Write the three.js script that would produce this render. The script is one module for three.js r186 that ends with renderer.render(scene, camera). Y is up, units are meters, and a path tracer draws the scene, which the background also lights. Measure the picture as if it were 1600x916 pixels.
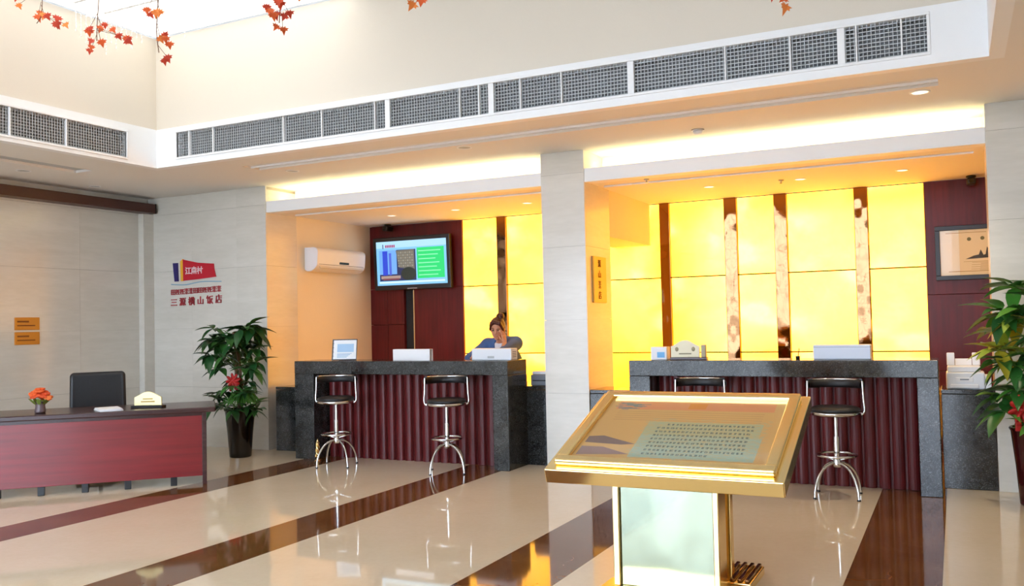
import * as THREE from 'three';
import { RoundedBoxGeometry } from 'three/addons/geometries/RoundedBoxGeometry.js';
import { mergeGeometries } from 'three/addons/utils/BufferGeometryUtils.js';
import { RectAreaLightUniformsLib } from 'three/addons/lights/RectAreaLightUniformsLib.js';
RectAreaLightUniformsLib.init();

// ---------------------------------------------------------------- camera, sky, exposure
const scene = new THREE.Scene();
const camera = new THREE.PerspectiveCamera(2 * Math.atan(458 / 1392) * 180 / Math.PI, 1600 / 916, 0.1, 300);
{
  const m = new THREE.Matrix4().makeBasis(
    new THREE.Vector3(0.89496, -0.02231, -0.44559),
    new THREE.Vector3(0.03452, 0.99922, 0.01929),
    new THREE.Vector3(0.44481, -0.03264, 0.89503));
  camera.quaternion.setFromRotationMatrix(m);
  camera.position.set(0, 1.55, 0);
}
const renderer = new THREE.WebGLRenderer({ antialias: true });
renderer.toneMapping = THREE.LinearToneMapping;
renderer.toneMappingExposure = 1.48;
renderer.shadowMap.enabled = true;
scene.background = new THREE.Color().setRGB(0.85, 1.0, 1.22);      // bright overcast daylight beyond the entrance glazing
scene.backgroundIntensity = 6.2;

// luminous stretch ceiling of the atrium
const GLOW = { atrium: [0.8, 0.8, 0.78], panel: [3.8, 1.9, 0.25], cove: [2.3, 1.8, 0.9] };
function areaLight(rgb, k, w, h, pos, towards) {
  const c = new THREE.Color().setRGB(...rgb);
  const l = new THREE.RectAreaLight(c, k, w, h);
  l.position.set(...pos); l.lookAt(pos[0] + towards[0], pos[1] + towards[1], pos[2] + towards[2]);
  scene.add(l); return l;
}

// ---------------------------------------------------------------- helpers
let seed = 7;
const rnd = () => { seed = (seed + 0x6d2b79f5) | 0; let t = Math.imul(seed ^ (seed >>> 15), 1 | seed); t = (t + Math.imul(t ^ (t >>> 7), 61 | t)) ^ t; return ((t ^ (t >>> 14)) >>> 0) / 4294967296; };
const rr = (a, b) => a + (b - a) * rnd();
const V = (x, y, z) => new THREE.Vector3(x, y, z);
const names = new Map();
function numbered(n) { const k = names.get(n) ?? 0; names.set(n, k + 1); return k ? `${n}_${String(k).padStart(3, '0')}` : n; }
function metricUV(g, ox = 0, oy = 0) {
  if (!g.attributes.normal) g.computeVertexNormals();
  const p = g.attributes.position, n = g.attributes.normal, uv = new Float32Array(p.count * 2);
  for (let i = 0; i < p.count; i++) {
    const ax = Math.abs(n.getX(i)), ay = Math.abs(n.getY(i)), az = Math.abs(n.getZ(i));
    let u, v;
    if (ay >= ax && ay >= az) { u = p.getX(i); v = p.getZ(i); } else if (ax > az) { u = p.getZ(i); v = p.getY(i); } else { u = p.getX(i); v = p.getY(i); }
    uv[2 * i] = u + ox; uv[2 * i + 1] = v + oy;
  }
  g.setAttribute('uv', new THREE.BufferAttribute(uv, 2));
  return g;
}
// box given by its two corners
const bx = (x0, x1, y0, y1, z0, z1, ox = 0, oy = 0) => metricUV(new THREE.BoxGeometry(x1 - x0, y1 - y0, z1 - z0).translate((x0 + x1) / 2, (y0 + y1) / 2, (z0 + z1) / 2), ox, oy);
const rb = (x0, x1, y0, y1, z0, z1, r = 0.008, s = 2, ox = 0, oy = 0) => metricUV(new RoundedBoxGeometry(x1 - x0, y1 - y0, z1 - z0, s, r).translate((x0 + x1) / 2, (y0 + y1) / 2, (z0 + z1) / 2), ox, oy);
const cyl = (r0, r1, h, x, y, z, n = 24) => new THREE.CylinderGeometry(r1, r0, h, n).translate(x, y + h / 2, z);   // r0 at the base
const tube = (pts, r, n = 24, k = 8, closed = false) => new THREE.TubeGeometry(new THREE.CatmullRomCurve3(pts, closed), n, r, k, closed);
const rod = (a, b, r, k = 8) => {
  const d = b.clone().sub(a), g = new THREE.CylinderGeometry(r, r, d.length(), k);
  g.applyQuaternion(new THREE.Quaternion().setFromUnitVectors(V(0, 1, 0), d.clone().normalize()));
  return g.translate((a.x + b.x) / 2, (a.y + b.y) / 2, (a.z + b.z) / 2);
};
const ball = (r, x, y, z, sx = 1, sy = 1, sz = 1, n = 16) => new THREE.SphereGeometry(r, n, Math.max(8, n * 0.7 | 0)).scale(sx, sy, sz).translate(x, y, z);
const lathe = (pts, n = 32) => new THREE.LatheGeometry(pts.map(([a, b]) => new THREE.Vector2(a, b)), n);
function join(list) {
  list = Array.isArray(list) ? list.flat(9) : [list];
  if (list.length === 1) return list[0];
  const keep = list.every((g) => g.attributes.color) ? ['position', 'normal', 'uv', 'color'] : ['position', 'normal', 'uv'];
  return mergeGeometries(list.map((g) => { g = g.index ? g.toNonIndexed() : g; for (const k of Object.keys(g.attributes)) if (!keep.includes(k)) g.deleteAttribute(k); if (!g.attributes.uv) metricUV(g); return g; }));
}
function mesh(name, geos, mat, parent) {
  const m = new THREE.Mesh(join(geos), mat);
  m.name = name; m.castShadow = m.receiveShadow = true;
  if (parent) parent.add(m);
  return m;
}
function tag(o, label, category, group) { o.userData.label = label; o.userData.category = category; if (group) o.userData.group = group; return o; }
function thing(name, label, category, [x, y, z] = [0, 0, 0], turn = 0, group) {
  const o = new THREE.Group(); o.name = numbered(name); o.position.set(x, y, z); o.rotation.y = turn; scene.add(o);
  return tag(o, label, category, group);
}
function single(name, label, category, geos, mat, pos, turn = 0, group) {
  const m = mesh(numbered(name), geos, mat, scene); if (pos) m.position.set(...pos); m.rotation.y = turn; return tag(m, label, category, group);
}
function structure(name, label, category = 'wall') { const o = new THREE.Group(); o.name = name; scene.add(o); tag(o, label, category); o.userData.kind = 'structure'; return o; }

// ---------------------------------------------------------------- textures
const hash = (x, y, s) => { let h = Math.imul(x, 374761393) ^ Math.imul(y, 668265263) ^ Math.imul(s, 2147483647); h = Math.imul(h ^ (h >>> 13), 1274126177); return ((h ^ (h >>> 16)) >>> 0) / 4294967296; };
function vnoise(x, y, px, py, s) {               // value noise with period px, py
  const xi = Math.floor(x), yi = Math.floor(y), fx = x - xi, fy = y - yi, sx = fx * fx * (3 - 2 * fx), sy = fy * fy * (3 - 2 * fy);
  const m = (a, n) => ((a % n) + n) % n, h = (a, b) => hash(m(a, px), m(b, py), s);
  const a = h(xi, yi) + (h(xi + 1, yi) - h(xi, yi)) * sx, b = h(xi, yi + 1) + (h(xi + 1, yi + 1) - h(xi, yi + 1)) * sx;
  return a + (b - a) * sy;
}
function fbm(u, v, fx, fy, s, oct = 4) { let a = 0, w = 0.5, t = 0; for (let i = 0; i < oct; i++) { a += w * vnoise(u * fx, v * fy, fx, fy, s + i); t += w; w *= 0.5; fx *= 2; fy *= 2; } return a / t; }
function tex(n, metres, fn, srgb = true, metresV = metres) {
  const d = new Uint8Array(n * n * 4);
  for (let j = 0; j < n; j++) for (let i = 0; i < n; i++) {
    const c = fn(i / n, j / n), o = 4 * (j * n + i);
    for (let k = 0; k < 3; k++) d[o + k] = Math.max(0, Math.min(255, c[k] * 255));
    d[o + 3] = 255;
  }
  const t = new THREE.DataTexture(d, n, n, THREE.RGBAFormat);
  t.wrapS = t.wrapT = THREE.RepeatWrapping; t.magFilter = THREE.LinearFilter; t.minFilter = THREE.LinearMipmapLinearFilter; t.generateMipmaps = true;
  t.repeat.set(1 / metres, 1 / metresV); if (srgb) t.colorSpace = THREE.SRGBColorSpace; t.needsUpdate = true; return t;
}
const mix3 = (a, b, t) => { t = Math.max(0, Math.min(1, t)); return [a[0] + (b[0] - a[0]) * t, a[1] + (b[1] - a[1]) * t, a[2] + (b[2] - a[2]) * t]; };
const T = {
  stone: tex(512, 2.4, (u, v) => { const a = fbm(u, v, 3, 40, 11, 3), b = fbm(u, v, 4, 6, 21, 3), c = fbm(u, v, 24, 128, 31, 2); return mix3([0.80, 0.785, 0.74], [0.90, 0.885, 0.85], 0.35 * a + 0.4 * b + 0.25 * c); }),
  floor: tex(512, 1.6, (u, v) => { const a = fbm(u, v, 4, 4, 41, 5), b = fbm(u, v, 60, 60, 51, 2); return mix3([0.875, 0.80, 0.68], [0.95, 0.895, 0.80], 0.2 + 0.5 * a + 0.2 * b); }),
  brown: tex(512, 1.5, (u, v) => { const a = fbm(u, v, 6, 6, 61, 5), w = Math.abs(fbm(u, v, 5, 5, 71, 4) - 0.5), b = fbm(u, v, 90, 90, 81, 2); let c = mix3([0.36, 0.215, 0.12], [0.53, 0.35, 0.20], 0.7 * a + 0.35 * b); if (w < 0.012) c = mix3(c, [0.55, 0.38, 0.25], 0.5); return c; }),
  granite: tex(512, 0.8, (u, v) => { const a = fbm(u, v, 8, 8, 91, 4), b = vnoise(u * 150, v * 150, 150, 150, 95), c = vnoise(u * 90, v * 90, 90, 90, 99); let k = 0.085 + 0.135 * a; k += b > 0.72 ? 0.14 : 0; k -= c > 0.75 ? 0.07 : 0; return [k * 0.98, k * 1.03, k * 1.04]; }),
  rosewood: tex(512, 1.0, (u, v) => { const g = fbm(u, v, 48, 3, 111, 3), a = fbm(u, v, 6, 2, 121, 3); return mix3([0.26, 0.06, 0.07], [0.43, 0.12, 0.125], 0.55 * g + 0.5 * a); }),
  cherry: tex(512, 1.4, (u, v) => { const g = fbm(u, v, 3, 60, 131, 3), a = fbm(u, v, 2, 8, 141, 3); return mix3([0.43, 0.05, 0.08], [0.58, 0.10, 0.135], 0.6 * g + 0.4 * a); }),
  darkwood: tex(256, 1.2, (u, v) => { const g = fbm(u, v, 3, 60, 151, 3); return mix3([0.20, 0.12, 0.125], [0.32, 0.20, 0.20], g); }),
  onyx: tex(512, 2.3, (u, v) => { const a = fbm(u + 0.05 * fbm(u, v, 5, 5, 161, 3), v, 3, 4, 165, 5), b = fbm(u, v, 26, 26, 175, 3); const w = Math.max(0, Math.min(1, (a - 0.36) * 2.6)); const k = 0.86 + 0.14 * b; return [k, k * (0.80 + 0.2 * w), k * (0.12 + 0.88 * w * w)]; }),
  onyxStone: null,
  wave: tex(256, 1, (u, v) => { const a = fbm(u, v, 3, 2, 181, 3); return [a, a, a]; }, false),
  leather: tex(256, 0.2, (u, v) => { const a = fbm(u, v, 40, 40, 191, 2); return [a, a, a]; }, false),
  plaster: tex(256, 0.6, (u, v) => { const a = fbm(u, v, 40, 40, 201, 3); return [a, a, a]; }, false),
};
const std = (o) => new THREE.MeshStandardMaterial(o), phy = (o) => new THREE.MeshPhysicalMaterial(o);
const lin = (r, g, b) => new THREE.Color().setRGB(r, g, b);
const M = {
  stone: phy({ map: T.stone, roughness: 0.16 }),
  joint: std({ color: 0xb5b0a4, roughness: 0.9 }),
  beige: phy({ map: T.floor, roughness: 0.035, ior: 1.6 }),
  brown: phy({ map: T.brown, roughness: 0.06 }),
  granite: phy({ map: T.granite, roughness: 0.10 }),
  rosewood: phy({ map: T.rosewood, roughness: 0.36, specularIntensity: 0.6 }),
  cherry: phy({ map: T.cherry, roughness: 0.35, clearcoat: 0.3, clearcoatRoughness: 0.15 }),
  darkwood: phy({ map: T.darkwood, roughness: 0.25 }),
  white: std({ color: 0xf1f2f3, roughness: 0.55, bumpMap: T.plaster, bumpScale: 0.0004 }),
  ceiling: std({ color: 0xe9e6e1, roughness: 0.8, bumpMap: T.plaster, bumpScale: 0.0004 }),
  cream: std({ color: 0xddd4c5, roughness: 0.6, bumpMap: T.plaster, bumpScale: 0.0004 }),
  bayWall: std({ color: 0xe8dcc2, roughness: 0.7, bumpMap: T.plaster, bumpScale: 0.0005 }),
  grey: std({ color: 0xb9bcbd, roughness: 0.5 }),
  grille: std({ color: 0xc3c7ca, roughness: 0.45, metalness: 0.3 }),
  duct: std({ color: 0x85888a, roughness: 0.7 }),
  dark: std({ color: 0x17181a, roughness: 0.7 }),
  chrome: std({ color: 0xdfe2e4, roughness: 0.1, metalness: 1 }),
  bronze: std({ color: lin(0.22, 0.11, 0.05), roughness: 0.05, metalness: 1, bumpMap: T.wave, bumpScale: 0.03 }),
  gold: std({ color: lin(0.97, 0.76, 0.36), roughness: 0.16, metalness: 1 }),
  paleGold: std({ color: lin(0.33, 0.37, 0.27), roughness: 0.1, metalness: 1, bumpMap: T.wave, bumpScale: 0.005 }),
  leather: std({ color: 0x1b1d21, roughness: 0.42, bumpMap: T.leather, bumpScale: 0.0006 }),
  blackGloss: phy({ color: 0x120c0d, roughness: 0.08 }),
  blackPlastic: std({ color: 0x141519, roughness: 0.35 }),
  whitePlastic: std({ color: 0xe6e9ee, roughness: 0.4 }),
  paper: std({ color: 0xf4f4f6, roughness: 0.8 }),
  greyPlastic: std({ color: 0x70757d, roughness: 0.45 }),
  orangePaint: std({ color: 0xd98a2b, roughness: 0.4 }),
  beam: std({ color: 0x44211c, roughness: 0.4 }),
  glass: phy({ color: 0xffffff, transmission: 1, thickness: 0, roughness: 0, ior: 1.5 }),
  frame: std({ color: 0x7c8084, roughness: 0.35, metalness: 0.6 }),
  glowAtrium: std({ color: 0xffffff, emissive: lin(...GLOW.atrium), emissiveIntensity: 1 }),
  glowCove: std({ color: 0xffffff, emissive: lin(...GLOW.cove), emissiveIntensity: 1 }),
  glowLamp: std({ color: 0xffffff, emissive: lin(1.0, 0.85, 0.55), emissiveIntensity: 1.6 }),
  onyx: phy({ color: lin(0.75, 0.6, 0.3), roughness: 0.25, emissive: lin(...GLOW.panel), emissiveMap: T.onyx, emissiveIntensity: 1 }),
};

// ---------------------------------------------------------------- levels of the building (metres)
const HC = 3.36, HB = 3.02, HT = 3.79, HA = 4.83;            // lobby ceiling, bay ceiling, fascia top, atrium ceiling
const ZS = -7.13, XS = -7.95, XR = 0.275;                    // atrium edges
const ZP = -8.75, ZB = -11, XL = -9.95, XE = 4, ZF = 4;      // pillar fronts, bay back wall, left wall, right wall, glazed front

// floor: polished beige fields between bands of brown marble
{
  const f = structure('floor', 'polished beige stone lobby floor with brown marble bands', 'floor');
  const bands = [[-6.9, -6.43], [-4.82, -4.3], [-2.73, -2.17], [-0.63, -0.12], [1.46, 1.97]];
  mesh('subfloor', bx(XL - 0.2, XE + 0.2, -0.12, -0.02, ZB - 0.2, ZF + 0.2), M.joint, f);
  let x = XL;
  for (const [a, b] of bands) {
    mesh('stone_field', bx(x, a - 0.001, -0.02, 0, ZB, ZF), M.beige, f);
    mesh('marble_band', bx(a, b, -0.02, 0, ZB, ZF), M.brown, f);
    x = b + 0.001;
  }
  mesh('stone_field', bx(x, XE, -0.02, 0, ZB, ZF), M.beige, f);
}
// stone-slab cladding: faces +z (axis 'z') or +x / -x (axis 'x')
function slabs(parent, axis, at, a0, a1, y0, y1, out, cols, rowH = 0.78, y00 = 0, th = 0.02) {
  const w = (a1 - a0) / cols;
  for (let y = y00; y < y1 - 0.01; y += rowH) for (let c = 0; c < cols; c++) {
    const ya = Math.max(y, y0) + 0.001, yb = Math.min(y + rowH, y1) - 0.001, p = a0 + c * w + 0.0006, q = a0 + (c + 1) * w - 0.0006;
    if (yb - ya < 0.02) continue;
    const o0 = Math.min(at, at + out * th), o1 = Math.max(at, at + out * th), ox = rr(0, 5), oy = rr(0, 5);
    mesh('stone_slab', axis === 'z' ? bx(p, q, ya, yb, o0, o1, ox, oy) : bx(o0, o1, ya, yb, p, q, ox, oy), M.stone, parent);
  }
}
// left wall with its corner pilaster
{
  const w = structure('wall_left', 'glossy beige stone wall behind the red desk');
  mesh('backing', bx(XL - 0.22, XL - 0.02, 0, HC + 0.1, ZB, ZF + 0.2), M.joint, w);
  slabs(w, 'x', XL - 0.02, ZP, ZF, 0, HC, 1, 12);
  const t = structure('trim_1', 'narrow pale stone pilaster in the corner beside the logo wall', 'pilaster');
  slabs(t, 'z', -8.62, XL, XL + 0.1, 0, 3.14, 1, 1, 3.2);
  mesh('core', bx(XL, XL + 0.1, 0, 3.14, -8.8, -8.62), M.stone, t);
}
// logo wall and left pillar
{
  const w = structure('wall_logo', 'pale stone wall carrying the flag logo');
  mesh('backing', bx(XL - 0.1, -8.3, 0, HC, -9.1, ZP - 0.04), M.joint, w);
  slabs(w, 'z', ZP - 0.04, XL, -8.33, 0, HC, 1, 2);
  const p = structure('wall_pillar', 'pale stone pillar behind the black planter, between the logo wall and the bay', 'pillar');
  mesh('core', bx(-8.33, -7.85, 0, HC, -9.34, ZP - 0.02), M.joint, p);
  slabs(p, 'z', ZP - 0.02, -8.33, -7.83, 0, HC, 1, 1);
  slabs(p, 'x', -7.85, -9.34, ZP - 0.02, 0, HB + 0.3, 1, 1);
}
{
  const c = structure('wall_column', 'square pale stone column between the two reception bays', 'column');
  mesh('core', bx(-3.95, -3.49, 0, HC, -9.5, ZP - 0.02), M.joint, c);
  slabs(c, 'z', ZP - 0.02, -3.97, -3.47, 0, HC, 1, 1);
  slabs(c, 'x', -3.49, -9.5, ZP - 0.02, 0, HC, 1, 1);
  slabs(c, 'x', -3.95, -9.5, ZP - 0.02, 0, HC, -1, 1);
}
{
  const w = structure('wall_right', 'pale stone pillar wall behind the right potted plant');
  mesh('backing', bx(0.305, XE + 0.2, 0, HC + 0.1, -9.2, ZP - 0.02), M.joint, w);
  slabs(w, 'z', ZP - 0.02, 0.285, 1.285, 0, HC, 1, 1);
  slabs(w, 'z', ZP - 0.02, 1.285, XE, 0, HC, 1, 3);
  slabs(w, 'x', 0.305, -9.2, ZP - 0.02, 0, HC, -1, 1);
  const e = structure('wall_east', 'plain cream side wall of the lobby on the right');
  mesh('plaster', bx(XE, XE + 0.2, 0, HC + 0.1, -9.2, ZF + 0.2), M.cream, e);
}
// side walls of the bays
{
  const a = structure('wall_bay_side', 'plain plaster side wall under the air conditioner');
  mesh('plaster', bx(-8.1, -7.83, 0, HC + 0.15, ZB - 0.2, -9.34), M.bayWall, a);
  const b = structure('wall_bay_end', 'plaster end wall closing the right bay');
  mesh('plaster', bx(1.2, 1.4, 0, HC + 0.15, ZB - 0.2, -9.2), M.bayWall, b);
}
// back wall: rosewood panels, backlit onyx panels, bronze mirror strips
{
  const w = structure('wall_back', 'reception back wall of glowing yellow onyx panels, bronze mirror strips and dark red wood');
  mesh('backing', bx(-8.1, 1.4, 0, HC + 0.2, ZB - 0.2, ZB - 0.06), M.dark, w);
  const wood = (x0, x1, y0, y1) => mesh('wood_panel', rb(x0 + 0.002, x1 - 0.002, y0 + 0.002, y1 - 0.002, ZB - 0.06, ZB, 0.003, 1, rr(0, 3), rr(0, 3)), M.rosewood, w);
  wood(-7.83, -6.24, 2.08, HB); wood(-7.83, -7.53, 1.55, 2.08); wood(-7.53, -7.24, 1.55, 2.08); wood(-7.83, -7.53, 0, 1.55); wood(-7.53, -7.24, 0, 1.55); wood(-7.06, -6.24, 0, 2.08);
  mesh('metal_strip', bx(-7.075, -7.06, 0, 2.08, ZB - 0.06, ZB + 0.004), M.chrome, w);
  wood(-0.272, 1.2, 1.75, HB); wood(-0.272, 1.2, 0.9, 1.75); wood(-0.272, 1.2, 0, 0.9);
  const cols = [[-6.24, -5.68], [-5.54, -4.95], [-4.80, -4.2], [-4.06, -3.34], [-3.214, -2.52], [-2.365, -1.92], [-1.77, -1.014], [-0.868, -0.272]];
  for (const [a, b] of cols) {
    for (const [y0, y1] of [[0.15, 1.12], [1.12, 2.07], [2.07, HB]])
      mesh('onyx_panel', bx(a + 0.006, b - 0.006, y0 + 0.008, y1 - 0.008, ZB - 0.05, ZB - 0.02, rr(0, 7), rr(0, 7)), M.onyx, w);
    mesh('plinth', bx(a, b, 0, 0.15, ZB - 0.06, ZB - 0.01), M.dark, w);
  }
  for (let i = 0; i < cols.length - 1; i++) mesh('mirror_strip', rb(cols[i][1], cols[i + 1][0], 0, HB, ZB - 0.06, ZB + 0.02, 0.006, 2, rr(0, 3), rr(0, 3)), M.bronze, w);
}
// ceilings
{
  const c = structure('ceiling', 'white lobby ceiling with long recessed slots, lower bay ceiling and glowing atrium ceiling', 'ceiling');
  const zc = -9.32;
  const slot = [-7.1, -0.06, -7.84, -7.55], slotL = [-8.92, -8.64, -6.85, -3.5];
  const piece = (x0, x1, z0, z1, y = HC, n = 'lobby_ceiling') => mesh(n, bx(x0, x1, y, y + 0.1, z0, z1), M.ceiling, c);
  // strip behind the atrium
  piece(XL, XE, zc, slot[2]); piece(XL, XE, slot[3], ZS - 0.1); piece(XL, slot[0], slot[2], slot[3]); piece(slot[1], XE, slot[2], slot[3]);
  mesh('slot_lining', [bx(slot[0], slot[1], HC + 0.025, HC + 0.1, slot[2], slot[3]), bx(slot[0], slot[1], HC, HC + 0.02, -7.712, -7.7)], M.white, c);
  // left and right of the atrium
  piece(XL, slotL[0], ZS - 0.1, ZF); piece(slotL[1], XS - 0.1, ZS - 0.1, ZF); piece(slotL[0], slotL[1], ZS - 0.1, slotL[2]); piece(slotL[0], slotL[1], slotL[3], ZF);
  mesh('slot_lining', bx(slotL[0], slotL[1], HC + 0.03, HC + 0.1, slotL[2], slotL[3]), M.grey, c);
  piece(XR + 0.1, XE, ZS - 0.1, ZF);
  // bay ceiling and upstand of the light trough
  mesh('bay_ceiling', bx(-7.83, 1.2, HB, HB + 0.06, ZB, -8.9), M.ceiling, c);
  mesh('trough_upstand', bx(-7.83, 1.2, HB + 0.06, HC + 0.1, zc - 0.1, zc), M.white, c);
  mesh('curtain_rail', rb(-3.4, 0.2, HB - 0.018, HB, -9.19, -9.16, 0.004, 1), M.white, c);
  mesh('curtain_rail', rb(-7.7, -4.05, HB - 0.018, HB, -9.19, -9.16, 0.004, 1), M.white, c);
  const b = structure('ceiling_beam', 'plaster beam running from the middle column to the back wall', 'beam');
  mesh('plaster', bx(-3.97, -3.47, 2.49, HB, ZB, -9.5), M.bayWall, b);
}
for (const [a, b, n, k] of [[-7.83, -3.97, 'white light-trough edge above the left reception bay', 2], [-3.47, 0.285, 'white light-trough edge above the right reception bay', 3]]) {
  const t = structure('trim_' + k, n, 'ceiling trim');
  mesh('trough_lip', rb(a, b, HB - 0.005, 3.16, -8.92, ZP - 0.01, 0.004, 1), M.white, t);
  const lamp = thing('cove_light', k === 2 ? 'warm strip light hidden in the ceiling trough above the left counter' : 'warm strip light hidden in the ceiling trough above the right counter', 'light', [0, 0, 0], 0, 'strip lights in the ceiling troughs');
  mesh('glowing_strip', bx(a + 0.05, b - 0.05, HB + 0.075, HB + 0.095, -9.1, -9.04), M.glowCove, lamp);
  mesh('holder', bx(a + 0.05, b - 0.05, HB + 0.06, HB + 0.075, -9.11, -9.03), M.white, lamp);
  areaLight(GLOW.cove, 10, b - a - 0.1, 0.06, [(a + b) / 2, HB + 0.1, -9.07], [0, 1, -0.35]);
}
// atrium: fascia, upper walls, glowing ceiling, glazed front
{
  const f = structure('trim_4', 'white fascia around the long ventilation grille under the atrium wall', 'fascia');
  const vx0 = -7.635, vx1 = -0.117, vy0 = 3.45, vy1 = 3.725;
  const p = (x0, x1, y0, y1) => mesh('fascia_board', bx(x0, x1, y0, y1, ZS - 0.1, ZS), M.white, f);
  p(XS - 0.1, XR + 0.1, HC, vy0); p(XS - 0.1, XR + 0.1, vy1, HT); p(XS - 0.1, vx0, vy0, vy1); p(vx1, XR + 0.1, vy0, vy1);
  const g = structure('trim_5', 'white fascia around the short ventilation grille on the left side of the atrium', 'fascia');
  const vz = -6.72;
  const q = (z0, z1, y0, y1) => mesh('fascia_board', bx(XS - 0.1, XS, y0, y1, z0, z1), M.white, g);
  q(ZS, ZF, HC, vy0 - 0.03); q(ZS, ZF, vy1 - 0.03, HT); q(ZS, vz, vy0 - 0.03, vy1 - 0.03); q(-3, ZF, vy0 - 0.03, vy1 - 0.03);
  const r = structure('trim_6', 'white fascia on the right side of the atrium', 'fascia');
  mesh('fascia_board', bx(XR, XR + 0.1, HC, HT, ZS, ZF), M.white, r);
  const u = structure('wall_upper', 'cream upper wall of the atrium above the fascia');
  mesh('plaster', bx(XS - 0.1, XR + 0.1, HT, HA, ZS - 0.12, ZS - 0.025), M.cream, u);
  mesh('plaster', bx(XS - 0.12, XS - 0.025, HT, HA, ZS - 0.12, ZF), M.cream, u);
  mesh('plaster', bx(XR + 0.025, XR + 0.12, HT, HA, ZS - 0.12, ZF), M.cream, u);
  const a = structure('ceiling_atrium', 'white glowing ceiling high above the atrium', 'ceiling');
  mesh('ceiling_board', bx(XS - 0.2, XR + 0.2, HA + 0.02, HA + 0.15, ZS - 0.2, ZF + 0.2), M.white, a);
  mesh('light_panel', bx(XS + 0.02, -5.2, HA, HA + 0.02, ZS + 0.02, -4.6), M.glowAtrium, a);
  areaLight(GLOW.atrium, 0.5, -5.25 - XS, -4.65 - ZS, [(XS - 5.2) / 2, HA - 0.02, (ZS - 4.6) / 2], [0, -1, 0]);
  // grilles
  function grille(label, len, wide, divs) {
    const t = thing('air_grille', label, 'vent', [0, 0, 0], 0);
    const h = vy1 - vy0;
    for (let k = 0; k < 9; k++) { const y = (k + 0.5) / 9 * h; mesh('slat', new THREE.BoxGeometry(len, 0.006, 0.03).rotateX(0.35).translate(len / 2, y, -0.035), M.grille, t); }
    const bars = []; for (let x = 0.03; x < len; x += 0.03) bars.push(new THREE.BoxGeometry(0.004, h, 0.006).translate(x, h / 2, -0.015));
    mesh('fine_bars', bars, M.grille, t).userData.kind = 'stuff';
    for (const [x, w] of divs) mesh('divider', rb(x - w / 2, x + w / 2, 0, h, -0.03, 0.004, 0.002, 1), M.white, t);
    const e = 0.022;
    mesh('frame', [rb(-e, len + e, -e, 0, -0.02, 0.012, 0.004, 1), rb(-e, len + e, h, h + e, -0.02, 0.012, 0.004, 1), rb(-e, 0, 0, h, -0.02, 0.012, 0.004, 1), rb(len, len + e, 0, h, -0.02, 0.012, 0.004, 1)], M.white, t);
    mesh('duct', [bx(-0.05, len + 0.05, -0.03, h + 0.03, -0.16, -0.14), bx(-0.05, len + 0.05, -0.045, -0.03, -0.16, -0.1), bx(-0.05, len + 0.05, h + 0.03, h + 0.045, -0.16, -0.1), bx(-0.05, -0.035, -0.03, h + 0.03, -0.16, -0.1), bx(len + 0.035, len + 0.05, -0.03, h + 0.03, -0.16, -0.1)], M.duct, t);
    return t;
  }
  const d = [-7.455, -7.106, -6.133, -5.638, -4.992, -4.04, -3.838, -3.416, -3.018, -1.587, -1.082, -0.6, -0.287].map((x) => [x - vx0, 0.012]);
  for (const x of [-4.843, -3.713, -2.381, -0.708]) d.push([x - vx0, 0.055]);
  grille('long grey ventilation grille in the white fascia above the reception bays', vx1 - vx0, 0, d).position.set(vx0, vy0, ZS);
  const gl = grille('short grey ventilation grille in the fascia above the red desk', -3 - vz, 0, [[0.41, 0.012], [0.8, 0.012], [1.16, 0.012], [1.7, 0.012], [2.4, 0.012], [3.0, 0.012]]);
  gl.rotation.y = Math.PI / 2; gl.position.set(XS, vy0 - 0.03, -3);
}
{
  const w = structure('wall_front', 'front wall with the glazed entrance');
  mesh('plaster', [bx(XL - 0.2, -9.6, 0, HA + 0.15, ZF, ZF + 0.2), bx(0, XE + 0.2, 0, HA + 0.15, ZF, ZF + 0.2), bx(-9.6, XS, HC - 0.1, HA + 0.15, ZF, ZF + 0.2), bx(XS, XR, 4.7, HA + 0.15, ZF, ZF + 0.2)], M.cream, w);
  const g = structure('window_1', 'tall glazed entrance front behind the viewer', 'window');
  for (let i = 0; i <= 8; i++) { const x = -9.6 + 1.2 * i; mesh('mullion', bx(x - 0.03, x + 0.03, 0, x > XS && x < XR ? 4.7 : HC - 0.1, ZF + 0.05, ZF + 0.15), M.frame, g); }
  mesh('transom', bx(-9.6, 0, 2.5, 2.58, ZF + 0.05, ZF + 0.15), M.frame, g);
  for (let i = 0; i < 8; i++) { const x = -9.6 + 1.2 * i, hi = x > XS - 0.1 && x + 1.2 < XR + 0.1; mesh('pane', bx(x + 0.03, x + 1.17, 0, hi ? 4.7 : HC - 0.1, ZF + 0.1, ZF + 0.104), M.glass, g); }
  const o = structure('ground_outside', 'pale paving outside the entrance', 'ground');
  mesh('paving', bx(-60, 60, -0.2, -0.12, ZF + 0.2, 80), std({ color: 0xb9b6b0, roughness: 0.9 }), o);
}
// dark roller housing on the left wall
{
  const t = thing('roller_housing', 'dark brown roller shutter housing along the top of the left wall', 'housing');
  mesh('housing', rb(XL + 0.001, XL + 0.2, 3.145, 3.27, -8.72, -3, 0.008), M.beam, t);
  mesh('end_plate', rb(XL + 0.001, XL + 0.205, 3.142, 3.275, -8.73, -8.72, 0.003, 1), M.blackPlastic, t);
}
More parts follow.
